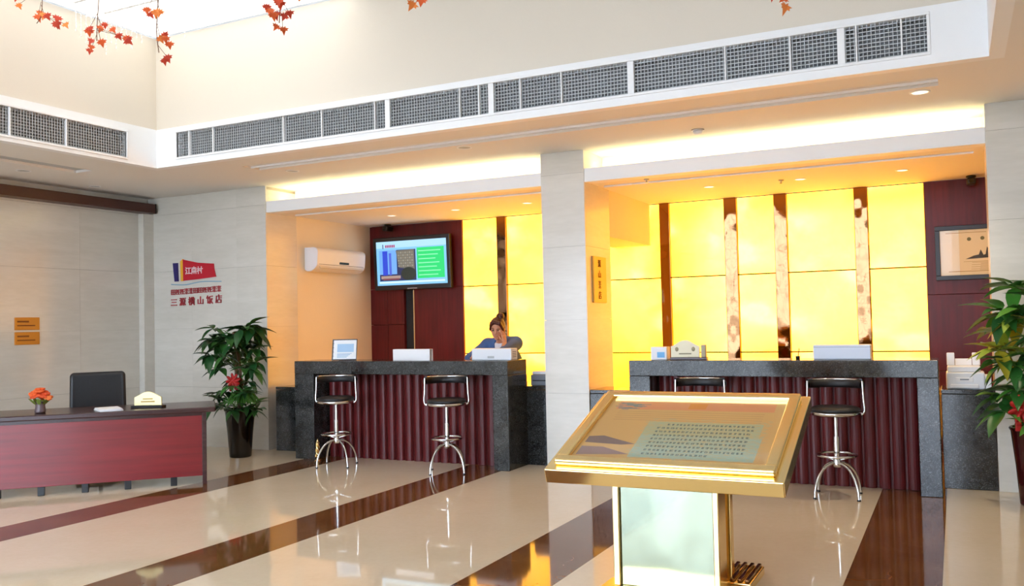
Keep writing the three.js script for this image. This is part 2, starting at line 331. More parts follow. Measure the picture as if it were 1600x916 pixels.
// ---------------------------------------------------------------- reception counters
function counter(label, x0, x1, legL, legR, top = 1.145, z0 = -8.764, zf = -8.3) {
  const t = thing('reception_counter', label, 'counter', [0, 0, 0], 0, 'reception counters');
  mesh('counter_top', rb(x0, x1, top - 0.15, top, z0, zf, 0.006, 2, rr(0, 2), rr(0, 2)), M.granite, t);
  mesh('granite_leg', rb(x0, legL, 0, top - 0.15, z0, zf, 0.006, 2, rr(0, 2)), M.granite, t);
  mesh('granite_leg', rb(legR, x1, 0, top - 0.15, z0, zf, 0.006, 2, rr(0, 2)), M.granite, t);
  mesh('backing_board', bx(legL, legR, 0.0, top - 0.15, -8.66, -8.6), M.rosewood, t);
  const n = 20, w = (legR - legL) / n, s = new THREE.Shape();
  s.moveTo(-w / 2 + 0.004, 0); s.lineTo(-w / 2 + 0.004, 0.012);
  for (let k = 0; k <= 8; k++) { const a = Math.PI - k / 8 * Math.PI; s.lineTo(Math.cos(a) * (w / 2 - 0.008), 0.012 + Math.sin(a) * 0.03); }
  s.lineTo(w / 2 - 0.004, 0.012); s.lineTo(w / 2 - 0.004, 0);
  const g0 = new THREE.ExtrudeGeometry(s, { depth: top - 0.16, bevelEnabled: false }).rotateX(-Math.PI / 2).scale(1, 1, -1);
  g0.index || 0; { const p = g0.attributes.position; for (let i = 0; i < p.count; i += 3) { const x = p.getX(i), y = p.getY(i), z = p.getZ(i); p.setXYZ(i, p.getX(i + 1), p.getY(i + 1), p.getZ(i + 1)); p.setXYZ(i + 1, x, y, z); } g0.computeVertexNormals(); }
  const variants = [0, 1, 2, 3].map(() => metricUV(g0.clone(), rr(0, 4), rr(0, 4)));
  for (let i = 0; i < n; i++) { const m = mesh('wood_rib', variants[i % 4], M.rosewood, t); m.position.set(legL + (i + 0.5) * w, 0.002, -8.6); }
  return t;
}
counter('dark granite reception counter with red ribbed wood front below the television', -7.02, -4.2, -6.74, -4.38);
counter('dark granite reception counter with red ribbed wood front beside the printer cabinet', -2.87, -0.145, -2.66, -0.315, 1.15);
for (const [x0, x1, h, l] of [[-7.72, -7.025, 0.8, 'low dark granite cabinet beside the black planter'], [-4.4, -3.975, 0.85, 'low dark granite cabinet between the left counter and the column'],
  [-3.465, -2.875, 0.82, 'low dark granite cabinet behind the golden notice stand, beside the column'], [-0.14, 0.28, 0.868, 'low dark granite cabinet under the white printer']]) {
  const t = thing('granite_cabinet', l, 'cabinet', [0, 0, 0], 0, 'low granite cabinets beside the counters');
  mesh('body', rb(x0, x1, 0, h - 0.04, -9.25, -8.768, 0.004, 1, rr(0, 2)), M.granite, t);
  mesh('worktop', rb(x0, x1, h - 0.036, h, -9.25, -8.766, 0.004, 1, rr(0, 2)), M.granite, t);
}
// ---------------------------------------------------------------- bar stools
function stool(label, x, z, turn) {
  const t = thing('bar_stool', label, 'stool', [x, 0, z], turn, 'chrome bar stools at the counters');
  for (let k = 0; k < 4; k++) {
    const a = Math.PI / 4 + k * Math.PI / 2, pts = [];
    for (let i = 0; i <= 8; i++) { const b = i / 8 * Math.PI / 2; pts.push(V(Math.cos(a) * (0.03 + 0.215 * Math.sin(b)), 0.012 + 0.275 * Math.cos(b), Math.sin(a) * (0.03 + 0.215 * Math.sin(b)))); }
    const l = mesh('leg', tube(pts, 0.0115, 16, 8), M.chrome, t);
    mesh('foot_pad', cyl(0.016, 0.014, 0.014, Math.cos(a) * 0.245, 0, Math.sin(a) * 0.245, 12), M.blackPlastic, l);
  }
  mesh('hub', lathe([[0, 0.25], [0.03, 0.25], [0.034, 0.27], [0.034, 0.31], [0.024, 0.33], [0, 0.33]], 20), M.chrome, t);
  const fr = mesh('foot_ring', new THREE.TorusGeometry(0.165, 0.0105, 8, 40).rotateX(Math.PI / 2).translate(0, 0.355, 0), M.chrome, t);
  mesh('ring_spoke', [0, 1, 2, 3].map((k) => rod(V(0, 0.305, 0), V(Math.cos(k * Math.PI / 2) * 0.163, 0.352, Math.sin(k * Math.PI / 2) * 0.163), 0.006)), M.chrome, fr);
  mesh('sleeve', cyl(0.026, 0.026, 0.2, 0, 0.31, 0, 20), M.chrome, t);
  mesh('pole', cyl(0.017, 0.017, 0.24, 0, 0.45, 0, 20), M.chrome, t);
  mesh('seat_pan', lathe([[0, 0.675], [0.09, 0.678], [0.19, 0.692], [0.212, 0.705], [0.214, 0.722], [0.2, 0.726], [0, 0.722]], 36), M.chrome, t);
  mesh('cushion', lathe([[0, 0.722], [0.198, 0.724], [0.207, 0.738], [0.2, 0.755], [0.17, 0.768], [0.08, 0.774], [0, 0.774]], 36), M.leather, t);
  // low curved back on two posts
  const arc = [], top = []; for (let i = 0; i <= 12; i++) { const a = Math.PI + i / 12 * Math.PI; arc.push(V(Math.cos(a) * 0.222, 0.95, Math.sin(a) * 0.19)); top.push(V(Math.cos(a) * 0.222, 0.988, Math.sin(a) * 0.19)); }
  const pad = mesh('backrest', tube(arc, 0.021, 28, 10).scale(1, 1.6, 1).translate(0, -0.95 * 0.6, 0), M.leather, t);
  mesh('backrest_rail', tube(top, 0.009, 28, 8), M.chrome, pad);
  for (const s of [-1, 1]) mesh('back_post', tube([V(s * 0.205, 0.7, 0.01), V(s * 0.228, 0.72, 0.005), V(s * 0.226, 0.85, 0), V(s * 0.222, 0.985, 0)], 0.0105, 14, 8), M.chrome, t);
  return t;
}
stool('chrome bar stool at the left counter, beside the granite leg next to the black planter', -6.2, -8.02, 0.35);
stool('chrome bar stool at the left counter, on the brown marble band below the receptionist', -4.8, -8.06, 0.5);
stool('chrome bar stool half hidden behind the golden notice stand', -2.12, -8.08, 0.05);
stool('chrome bar stool at the right counter, below the pale box on the counter', -0.95, -8.08, 0.05);

// ---------------------------------------------------------------- lamps and fittings of the ceilings
function downlight(label, x, y, z, r, power) {
  const t = thing('downlight', label, 'light', [x, y, z], 0, 'round recessed downlights');
  mesh('trim_ring', lathe([[r * 0.78, 0], [r * 0.8, -0.006], [r, -0.006], [r * 1.02, 0]], 28), M.white, t);
  mesh('lens', lathe([[0, -0.002], [r * 0.79, -0.002], [r * 0.79, 0], [0, 0]], 24), power ? M.glowLamp : M.grey, t);
  if (power) { const l = new THREE.SpotLight(lin(1, 0.82, 0.55), power, 0, 0.9, 0.7, 2); l.position.set(x, y - 0.02, z); l.target.position.set(x, 0, z); l.shadow.radius = 2.5; scene.add(l, l.target); }
  return t;
}
[[-6.75, -10], [-5.75, -9.98], [-4.7, -9.93]].forEach(([x, z], i) => downlight(['round downlight in the left bay ceiling nearest the television', 'round downlight in the left bay ceiling above the wood edge of the yellow panels', 'round downlight in the left bay ceiling nearest the column'][i], x, HB, z, 0.065, 1.6));
[[-2.43, -9.92], [-1.45, -9.95], [-0.44, -9.95]].forEach(([x, z], i) => downlight(['round downlight in the right bay ceiling nearest the plaster beam', 'round downlight in the right bay ceiling above the wide yellow panel', 'round downlight in the right bay ceiling nearest the wall camera'][i], x, HB, z, 0.065, 1.6));
downlight('lit round downlight in the lobby ceiling at the right end of the long slot', -0.2, HC, -8.0, 0.08, 5);
downlight('unlit round downlight in the lobby ceiling between the slot and the left light trough', -6.83, HC, -8.09, 0.08, 0);
downlight('unlit round downlight in the lobby ceiling in front of the middle column', -4.47, HC, -7.97, 0.08, 0);
downlight('unlit round downlight in the ceiling above the orange wall plates', -9.25, HC, -6.44, 0.08, 0);
downlight('unlit round downlight in the ceiling beside the brown roller housing', -9.55, HC, -7.6, 0.07, 0);
{
  const s = thing('smoke_detector', 'small white smoke detector on the lobby ceiling before the right light trough', 'detector', [-2.16, HC, -8.44]);
  mesh('base', lathe([[0, 0], [0.06, 0], [0.06, -0.012], [0, -0.012]]), M.white, s);
  mesh('sensor_head', lathe([[0, -0.012], [0.045, -0.012], [0.04, -0.035], [0.02, -0.045], [0, -0.046]]), M.whitePlastic, s);
  for (const [x, z, l] of [[-2.86, -8.99, 'small sprinkler head in the right bay ceiling near the column'], [-1.64, -9.9, 'small sprinkler head in the right bay ceiling between two downlights']]) {
    const p = thing('sprinkler', l, 'sprinkler', [x, HB, z], 0, 'ceiling sprinklers');
    mesh('escutcheon', lathe([[0, 0], [0.03, 0], [0.024, -0.01], [0, -0.01]], 16), M.grey, p);
    mesh('nozzle', lathe([[0, -0.01], [0.008, -0.01], [0.008, -0.03], [0.018, -0.032], [0.018, -0.036], [0, -0.036]], 12), M.chrome, p);
  }
  for (const [x, z, l] of [[0.2, -10.8, 'small black security camera at the top of the right wood wall'], [-7.4, -10.85, 'small black security camera above the television']]) {
    const c = thing('security_camera', l, 'camera', [x, HB, z], 0, 'black security cameras');
    mesh('mount', lathe([[0, 0], [0.05, 0], [0.05, -0.02], [0.02, -0.03], [0, -0.03]], 18), M.blackPlastic, c);
    mesh('housing', rb(-0.045, 0.045, -0.1, -0.03, -0.09, 0.09, 0.02, 3), M.blackPlastic, c);
    mesh('lens', cyl(0.022, 0.022, 0.015, 0, 0, 0, 14).rotateX(Math.PI / 2).translate(0, -0.065, 0.09), M.blackGloss, c);
  }
}
// crystal chandelier in the corner of the atrium
{
  const t = thing('crystal_chandelier', 'curtain of clear crystal strands hanging in the corner of the atrium', 'chandelier', [-7.3, HA, -6.2]);
  mesh('ceiling_plate', [rb(-0.4, 0.83, -0.03, 0, 0.285, 0.315, 0.006), rb(-0.4, 0.83, -0.03, 0, -0.065, -0.035, 0.006)], M.white, t);
  const cm = phy({ color: 0xffffff, transmission: 0.7, thickness: 0, roughness: 0.05, ior: 1.6 });
  const bead = new THREE.OctahedronGeometry(0.011, 0).scale(0.8, 1.5, 0.8);
  for (let i = 0; i < 34; i++) {
    const x = -0.37 + (i % 17) * 0.073, z = i < 17 ? 0.3 : -0.05, n = 8 + (i * 7) % 5, g = [rod(V(0, 0, 0), V(0, -n * 0.035, 0), 0.0015, 4)];
    for (let k = 0; k < n; k++) g.push(bead.clone().translate(0, -0.03 - k * 0.035, 0));
    mesh('crystal_strand', g, cm, t).position.set(x, -0.03, z);
  }
}
// ---------------------------------------------------------------- maple garlands
{
  const s = new THREE.Shape(), tips = [[0, -0.35], [0.12, -0.12], [0.42, -0.28], [0.34, -0.05], [0.75, 0.12], [0.5, 0.22], [0.55, 0.42], [0.3, 0.36], [0.22, 0.5], [0, 0.95]];
  const outline = [...tips, ...tips.slice(1, -1).reverse().map(([x, y]) => [-x, y])];
  outline.forEach(([x, y], i) => (i ? s.lineTo(x, y) : s.moveTo(x, y)));
  const leaf = new THREE.ExtrudeGeometry(s, { depth: 0.015, bevelEnabled: false }).scale(0.07, 0.07, 0.07);
  { const p = leaf.attributes.position; for (let i = 0; i < p.count; i++) p.setZ(i, p.getZ(i) + 0.35 * Math.abs(p.getX(i)) - 3 * p.getY(i) ** 2); leaf.computeVertexNormals(); }
  const cols = [0xd94a1e, 0xe86a2c, 0xf2913f, 0xcf4324].map((c) => phy({ color: c, roughness: 0.7, transmission: 0.25, thickness: 0, side: THREE.DoubleSide }));
  const wood = std({ color: 0x6b4428, roughness: 0.8 });
  // each: hanging place and the leaves below it (dx, height, dz)
  const spray = [
    [-7.62, -5.5, 'maple garland with red leaves hanging nearest the left atrium wall', [[-0.26, 4.68, 0.05], [-0.05, 4.55, 0], [0.1, 4.52, 0.05], [0.2, 4.44, 0], [0.26, 4.43, -0.05]]],
    [-6.85, -5.5, 'maple garland with red leaves hanging beside the crystal strands', [[-0.08, 4.3, 0.03], [0.04, 4.29, 0], [0.03, 4.17, 0], [-0.06, 4.13, 0.02], [0.36, 4.15, 0], [0.3, 4.17, 0.04]]],
    [-6.1, -5.5, 'sparse maple garland hanging in front of the atrium corner', [[0.02, 4.08, 0], [0.16, 4.0, 0.03], [0.1, 3.9, 0], [-0.14, 4.36, 0], [0.05, 4.3, 0.03]]],
    [-4.72, -5.5, 'maple garland with a thick bunch of orange leaves before the cream wall', [[-0.12, 4.1, 0], [0, 4.13, 0.03], [0.06, 4.05, 0], [-0.03, 4.04, 0.05], [0.0, 3.93, 0], [0.12, 4.18, 0], [0.17, 4.2, 0.03], [-0.06, 4.22, 0]]],
    [-3.42, -5.5, 'maple garland ending in a single red leaf before the cream wall', [[0, 3.93, 0], [0.05, 4.05, 0.02], [-0.08, 4.15, 0]]],
    [-0.9, -5.5, 'maple garland with two red leaves above the right end of the long grille', [[-0.03, 3.5, 0], [0.04, 3.42, 0], [0.02, 3.62, 0.02]]],
  ];
  for (const [x, z, l, leaves] of spray) {
    const t = thing('maple_garland', l, 'garland', [x, HA, z], 0, 'maple garlands hanging in the atrium'), low = Math.min(...leaves.map((q) => q[1])) - HA;
    const st = mesh('stem', tube([V(0, 0, 0), V(0.03, low * 0.4, 0.02), V(-0.02, low * 0.75, 0), V(leaves[0][0] * 0.3, low + 0.05, 0)], 0.004, 14, 5), wood, t);
    mesh('twig', leaves.map(([dx, y, dz]) => rod(V(0, Math.min(-0.02, y - HA + 0.12), 0.01), V(dx, y - HA, dz), 0.0022, 4)), wood, st);
    leaves.flatMap((q) => [q, [q[0] + rr(-0.07, 0.07), q[1] + rr(-0.03, 0.07), q[2] + rr(-0.05, 0.05)]]).forEach(([dx, y, dz]) => { const m = mesh('leaf', leaf, cols[rnd() * 4 | 0], t); m.position.set(dx, y - HA, dz); m.rotation.set(rr(-0.4, 0.4), rr(0.2, 1.2), Math.PI + rr(-0.7, 0.7)); const k = rr(0.75, 1.05); m.scale.set(k, k, k); });
  }
}
{
  const t = thing('floor_ornament', 'small golden ornament on the floor between the granite leg and a bar stool', 'ornament', [-6.62, 0, -8.21]);
  mesh('foot', lathe([[0, 0], [0.035, 0], [0.038, 0.01], [0.02, 0.03], [0.014, 0.06], [0, 0.06]], 20), M.gold, t);
  mesh('twisted_body', [0, 1, 2].map((k) => tube([0, 1, 2, 3, 4, 5, 6].map((i) => V(Math.cos(i * 0.9 + k * 2.09) * (0.022 - i * 0.002), 0.05 + i * 0.028, Math.sin(i * 0.9 + k * 2.09) * (0.022 - i * 0.002))), 0.012, 24, 8)), M.gold, t);
  mesh('finial', lathe([[0, 0.21], [0.012, 0.215], [0.014, 0.235], [0.006, 0.25], [0, 0.262]], 14), M.gold, t);
}
// ---------------------------------------------------------------- canvases for print and screens
function print(w, h, draw) {
  const c = document.createElement('canvas'); c.width = w; c.height = h; const g = c.getContext('2d'); draw(g, w, h);
  const t = new THREE.CanvasTexture(c); t.colorSpace = THREE.SRGBColorSpace; return t;
}
function plate(w, h) { return new THREE.PlaneGeometry(w, h); }                       // faces +z, uv 0..1
// stroke glyphs on a 10 x 10 grid
const GL = {
  three: [[1, 8, 9, 8], [2, 5, 8, 5], [0.5, 1.5, 9.5, 1.5]],
  spring: [[1, 9, 2, 8], [0.6, 6.5, 1.8, 5.6], [0.6, 1, 2.2, 4], [3.2, 9, 9.5, 9], [3.2, 9, 2.6, 1], [6.2, 9, 5.8, 7.6], [4.4, 7.4, 8.6, 7.4], [4.4, 7.4, 4.4, 4.2], [8.6, 7.4, 8.6, 4.2], [4.4, 5.8, 8.6, 5.8], [4.4, 4.2, 8.6, 4.2], [6.5, 4.2, 6.5, 0.8], [4.8, 3, 3.8, 1.2], [8, 3, 9.2, 1.2]],
  across: [[0.5, 7, 3.5, 7], [2, 9.5, 2, 0.5], [2, 6.5, 0.5, 3.5], [2, 6.2, 3.4, 4.6], [4, 8.2, 9.5, 8.2], [5.5, 9.4, 5.5, 6.8], [8, 9.4, 8, 6.8], [3.8, 6.8, 9.7, 6.8], [4.6, 5.6, 9, 5.6], [4.6, 5.6, 4.6, 2.4], [9, 5.6, 9, 2.4], [6.8, 6.8, 6.8, 2.4], [4.6, 4, 9, 4], [4.6, 2.4, 9, 2.4], [5.6, 2, 4.2, 0.6], [8, 2, 9.4, 0.6]],
  hill: [[5, 9.2, 5, 1.2], [1, 6, 1, 1.2], [9, 6, 9, 1.2], [1, 1.2, 9, 1.2]],
  meal: [[2, 9.5, 0.6, 6.8], [1.6, 7.8, 4, 7.8], [4, 7.8, 3.6, 6.6], [2.2, 6.4, 2.2, 1.2], [2.2, 1.2, 4, 2.4], [5.2, 8.6, 9.4, 9], [5.2, 8.6, 5.2, 4], [5.2, 4, 4.4, 0.8], [5.4, 6, 9, 6], [9, 6, 5.8, 0.8], [6, 4.8, 9.6, 0.8]],
  inn: [[5, 9.8, 5.4, 8.6], [1.4, 8.4, 9.4, 8.4], [1.6, 8.4, 0.6, 0.8], [5.4, 8, 5.4, 4], [5.4, 6.2, 9, 6.2], [3, 4, 8.6, 4], [3, 4, 3, 0.8], [8.6, 4, 8.6, 0.8], [3, 0.8, 8.6, 0.8]],
  block1: [[1, 9, 9, 9], [1, 9, 1, 1], [9, 9, 9, 1], [1, 1, 9, 1], [1, 5, 9, 5], [5, 9, 5, 1]],
  block2: [[1, 9, 9, 9], [5, 9.5, 5, 0.5], [1, 5.5, 9, 5.5], [2, 7.4, 8, 7.4], [1, 1, 9, 1], [2, 3, 8, 3]],
  block3: [[2, 9, 2, 1], [0.5, 7, 4, 7], [0.5, 4, 4, 4], [5, 8.6, 9.5, 8.6], [7, 8.6, 7, 1], [5, 5, 9.5, 5], [5, 1, 9.5, 1], [5, 8.6, 5, 5]],
  river: [[1, 9, 2.2, 8], [0.6, 6.3, 1.8, 5.4], [0.8, 1, 2.4, 4], [3.6, 8.4, 9.4, 8.4], [6.5, 8.4, 6.5, 1.4], [3.2, 1.4, 9.8, 1.4]],
  south: [[1.6, 8.4, 8.4, 8.4], [5, 9.6, 5, 7], [1.4, 6.8, 1.4, 0.8], [1.4, 6.8, 8.6, 6.8], [8.6, 6.8, 8.6, 0.8], [3.4, 4.6, 6.6, 4.6], [3.2, 3, 6.8, 3], [5, 4.6, 5, 1]],
  village: [[0.5, 7, 4, 7], [2.3, 9.4, 2.3, 0.6], [2.3, 6.4, 0.6, 3.4], [2.4, 6, 3.8, 4.6], [4.6, 6.8, 9.8, 6.8], [7.8, 9.2, 7.8, 1], [5.6, 5, 6.4, 3.6]],
};
function glyph(k, size, depth = 0.012, th = 0.85) {
  const s = size / 10;
  return join(GL[k].map(([a, b, c, d]) => { const L = Math.hypot(c - a, d - b) + th; return new THREE.BoxGeometry(L * s, th * s, depth).rotateZ(Math.atan2(d - b, c - a)).translate(((a + c) / 2 - 5) * s, ((b + d) / 2 - 5) * s, depth / 2); }));
}
// ---------------------------------------------------------------- logo on the stone wall
{
  const t = thing('logo_sign', 'red flag logo with two rows of red characters on the pale stone wall', 'sign', [-9.07, 1.86, ZP - 0.019]);
  const navy = std({ color: 0x2a1f6b, roughness: 0.4 }), gold = std({ color: 0xf2b52c, roughness: 0.4 }), red = std({ color: 0xc4122c, roughness: 0.4 }), dred = std({ color: 0xb03038, roughness: 0.5 }), wh = std({ color: 0xf6e4e6, roughness: 0.5 }), bl = std({ color: 0x86aec4, roughness: 0.5 });
  const poly = (pts, d) => { const s = new THREE.Shape(); pts.forEach(([x, y], i) => (i ? s.lineTo(x, y) : s.moveTo(x, y))); return metricUV(new THREE.ExtrudeGeometry(s, { depth: d, bevelEnabled: false })); };
  mesh('blue_bar', poly([[-0.41, 0.59], [-0.32, 0.59], [-0.31, 0.34], [-0.38, 0.34]], 0.014), navy, t);
  mesh('gold_bar', poly([[-0.27, 0.61], [-0.22, 0.64], [-0.215, 0.34], [-0.26, 0.34]], 0.014), gold, t);
  mesh('flag', poly([[-0.22, 0.63], [0.05, 0.575], [0.33, 0.55], [0.335, 0.49], [0.37, 0.375], [0.05, 0.355], [-0.215, 0.345]], 0.016), red, t);
  ['river', 'south', 'village'].forEach((k, i) => { mesh('flag_character', glyph(k, 0.1, 0.004, 1.2), wh, t).position.set(-0.12 + i * 0.105, 0.475, 0.016); });
  mesh('wave_line', tube([V(-0.45, 0.305, 0.004), V(-0.2, 0.29, 0.004), V(0.1, 0.32, 0.004), V(0.46, 0.31, 0.004)], 0.008, 24, 6).scale(1, 1, 0.6), bl, t);
  for (let i = 0; i < 11; i++) mesh('small_character', glyph(['block1', 'block2', 'block3'][(i * 5 + (i >> 1)) % 3], 0.078, 0.01, 1.25), dred, t).position.set(-0.415 + i * 0.083, 0.195 + i * 0.002, 0);
  ['three', 'spring', 'across', 'hill', 'meal', 'inn'].forEach((k, i) => { mesh('large_character', glyph(k, 0.112, 0.012, 1.05), dred, t).position.set(-0.4 + i * 0.162, 0.06 + i * 0.004, 0); });
}
// orange plates on the left wall
for (const [y, l] of [[1.585, 'upper orange plate on the left stone wall'], [1.41, 'lower orange plate on the left stone wall']]) {
  const t = thing('wall_plate', l, 'sign', [XL + 0.001, y, -6.96], Math.PI / 2, 'orange plates on the left wall');
  mesh('plate', rb(-0.16, 0.16, 0, 0.15, 0, 0.012, 0.004), M.orangePaint, t);
  mesh('marking', [bx(-0.13, 0.02, 0.09, 0.11, 0.0121, 0.0135), bx(-0.13, 0.1, 0.045, 0.06, 0.0121, 0.0135)], std({ color: 0x8a4a16, roughness: 0.5 }), t);
}
// ---------------------------------------------------------------- television
{
  const t = thing('television', 'flat television showing a blue and green slide on the dark wood wall', 'television', [-7.0, 2.44, -10.86], 0.03);
  t.rotation.x = 0.045;
  const W = 1.28, H = 0.77;
  mesh('housing', rb(-W / 2, W / 2, -H / 2, H / 2, -0.05, 0.02, 0.012, 3), M.blackPlastic, t);
  mesh('wall_bracket', rb(-0.2, 0.2, -0.15, 0.15, -0.094, -0.05, 0.005), M.dark, t);
  const st = print(1024, 600, (g, w, h) => {
    g.fillStyle = '#7fc0f2'; g.fillRect(0, 0, w, h);
    g.fillStyle = '#a9d6f7'; g.fillRect(0, 0, w, 90); g.fillStyle = '#30265c'; g.fillRect(95, 38, 12, 60);
    g.fillStyle = '#a23a66'; for (let i = 0; i < 6; i++) g.fillRect(135 + i * 25, 48, 19, 36);
    g.fillStyle = '#28325a'; g.fillRect(40, 120, 540, 420);
    g.fillStyle = '#6fa6e8'; g.fillRect(40, 120, 260, 330); g.fillStyle = '#2b46c8'; g.fillRect(90, 130, 75, 330); g.fillStyle = '#4b62cf'; g.fillRect(185, 160, 36, 300);
    g.fillStyle = '#6d6a62'; g.beginPath(); g.moveTo(290, 130); g.lineTo(560, 120); g.lineTo(560, 400); g.lineTo(330, 360); g.fill();
    for (let i = 0; i < 6; i++) for (let j = 0; j < 7; j++) { g.fillStyle = (i + j) % 2 ? '#8f8c80' : '#837c6c'; g.fillRect(320 + j * 33, 150 + i * 36, 22, 22); }
    g.fillStyle = '#23302c'; g.beginPath(); g.ellipse(470, 450, 110, 90, 0, 0, 7); g.fill();
    g.fillStyle = '#a58f86'; g.fillRect(60, 470, 290, 40); g.fillStyle = '#7a4450'; g.fillRect(90, 505, 240, 22);
    g.fillStyle = '#1fd070'; g.fillRect(600, 105, 390, 415);
    g.fillStyle = '#8bf0b4'; for (let i = 0; i < 7; i++) g.fillRect(620, 145 + i * 54, 320 - (i * 37) % 90, 13);
    g.fillStyle = '#cfeaf2'; g.fillRect(30, 548, 960, 24);
  });
  mesh('screen', plate(W - 0.11, H - 0.13).translate(0, 0.005, 0.021), std({ color: 0x050505, roughness: 0.2, emissive: 0xffffff, emissiveMap: st, emissiveIntensity: 0.85 }), t);
  mesh('control_strip', bx(-0.08, 0.08, -H / 2 + 0.012, -H / 2 + 0.022, 0.02, 0.022), M.grey, t);
  areaLight([0.45, 0.75, 0.85], 0.5, W - 0.11, H - 0.13, [-7.0, 2.44, -10.82], [0.03, -0.045, 1]);
}
// ---------------------------------------------------------------- air conditioner
{
  const t = thing('air_conditioner', 'white split air conditioner on the orange-lit side wall', 'air conditioner', [-7.828, 2.3, -10.03], Math.PI / 2);
  const s = new THREE.Shape(); s.moveTo(0, 0.02); s.lineTo(0, 0.31); s.lineTo(0.15, 0.31); s.quadraticCurveTo(0.21, 0.3, 0.215, 0.25); s.lineTo(0.2, 0.08); s.quadraticCurveTo(0.17, 0.02, 0.1, 0.0); s.lineTo(0.03, 0);
  const body = new THREE.ExtrudeGeometry(s, { depth: 1.06, bevelEnabled: true, bevelSize: 0.006, bevelThickness: 0.008, bevelSegments: 2, curveSegments: 8 }).rotateY(-Math.PI / 2).translate(0.53, 0, 0.006);
  mesh('body', body, M.whitePlastic, t);
  mesh('outlet_flap', new THREE.BoxGeometry(0.96, 0.012, 0.06).rotateX(0.9).translate(0, 0.058, 0.2), std({ color: 0xd5d3cd, roughness: 0.4 }), t);
  mesh('outlet_gap', rb(-0.5, 0.5, 0.082, 0.09, 0.19, 0.213, 0.002, 1), M.dark, t);
  mesh('display', rb(-0.06, 0.16, 0.1, 0.135, 0.2, 0.217, 0.004, 1), M.blackGloss, t);
  mesh('maker_mark', bx(-0.45, -0.3, 0.245, 0.262, 0.2205, 0.2225), M.greyPlastic, t);
}
// ---------------------------------------------------------------- picture on the right wood wall
{
  const t = thing('framed_picture', 'black framed golden picture of a dark islet on the right wood wall', 'picture', [0.29, 2.205, -10.995]);
  const W = 0.94, H = 0.6;
  mesh('frame', [rb(-W / 2, W / 2, H / 2 - 0.05, H / 2, 0, 0.035, 0.005), rb(-W / 2, W / 2, -H / 2, -H / 2 + 0.05, 0, 0.035, 0.005), rb(-W / 2, -W / 2 + 0.05, -H / 2 + 0.05, H / 2 - 0.05, 0, 0.035, 0.005), rb(W / 2 - 0.05, W / 2, -H / 2 + 0.05, H / 2 - 0.05, 0, 0.035, 0.005)], M.blackPlastic, t);
  const pic = print(840, 500, (g, w, h) => {
    g.fillStyle = '#ecd9a4'; g.fillRect(0, 0, w, h); g.fillStyle = '#f4f0d6'; g.fillRect(0, 0, 190, h); g.fillStyle = '#d79d3c'; g.fillRect(560, 0, 280, h);
    g.fillStyle = '#b99a55'; for (let i = 0; i < 9; i++) g.fillRect(230 + (i * 83) % 170, 350 + i * 12, 300 + (i * 61) % 140, 4);
    g.fillStyle = '#6b6a3a'; g.beginPath(); g.arc(290, 105, 20, 0, 7); g.arc(420, 100, 20, 0, 7); g.fill();
    g.fillStyle = '#3a3a30'; g.beginPath(); g.moveTo(250, 325); g.lineTo(330, 290); g.lineTo(380, 280); g.lineTo(400, 225); g.lineTo(425, 285); g.lineTo(445, 280); g.lineTo(462, 195); g.lineTo(490, 250); g.lineTo(520, 275); g.lineTo(600, 300); g.lineTo(590, 312); g.lineTo(430, 318); g.closePath(); g.fill();
    g.fillStyle = '#a9853a'; g.fillRect(60, 30, 400, 5); g.fillRect(80, 455, 420, 6);
  });
  mesh('print', plate(W - 0.1, H - 0.1).translate(0, 0, 0.012), phy({ map: pic, roughness: 0.6, clearcoat: 0.4, clearcoatRoughness: 0.03 }), t);
  mesh('back_board', bx(-W / 2 + 0.04, W / 2 - 0.04, -H / 2 + 0.04, H / 2 - 0.04, 0.001, 0.011), M.dark, t);
}
// vertical plaque on the side of the middle column
{
  const t = thing('column_plaque', 'narrow upright golden plaque with dark characters on the side of the middle column', 'sign', [-3.469, 2.0, -9.11], Math.PI / 2);
  mesh('plate', rb(-0.19, 0.19, -0.26, 0.24, 0, 0.02, 0.004), std({ color: 0xd9a441, roughness: 0.35, metalness: 0.3 }), t);
  ['spring', 'hill', 'block2', 'inn'].forEach((k, i) => { mesh('character', glyph(k, 0.085, 0.003, 1), std({ color: 0x5a3a10, roughness: 0.6 }), t).position.set(-0.02, 0.165 - i * 0.115, 0.02); });
}
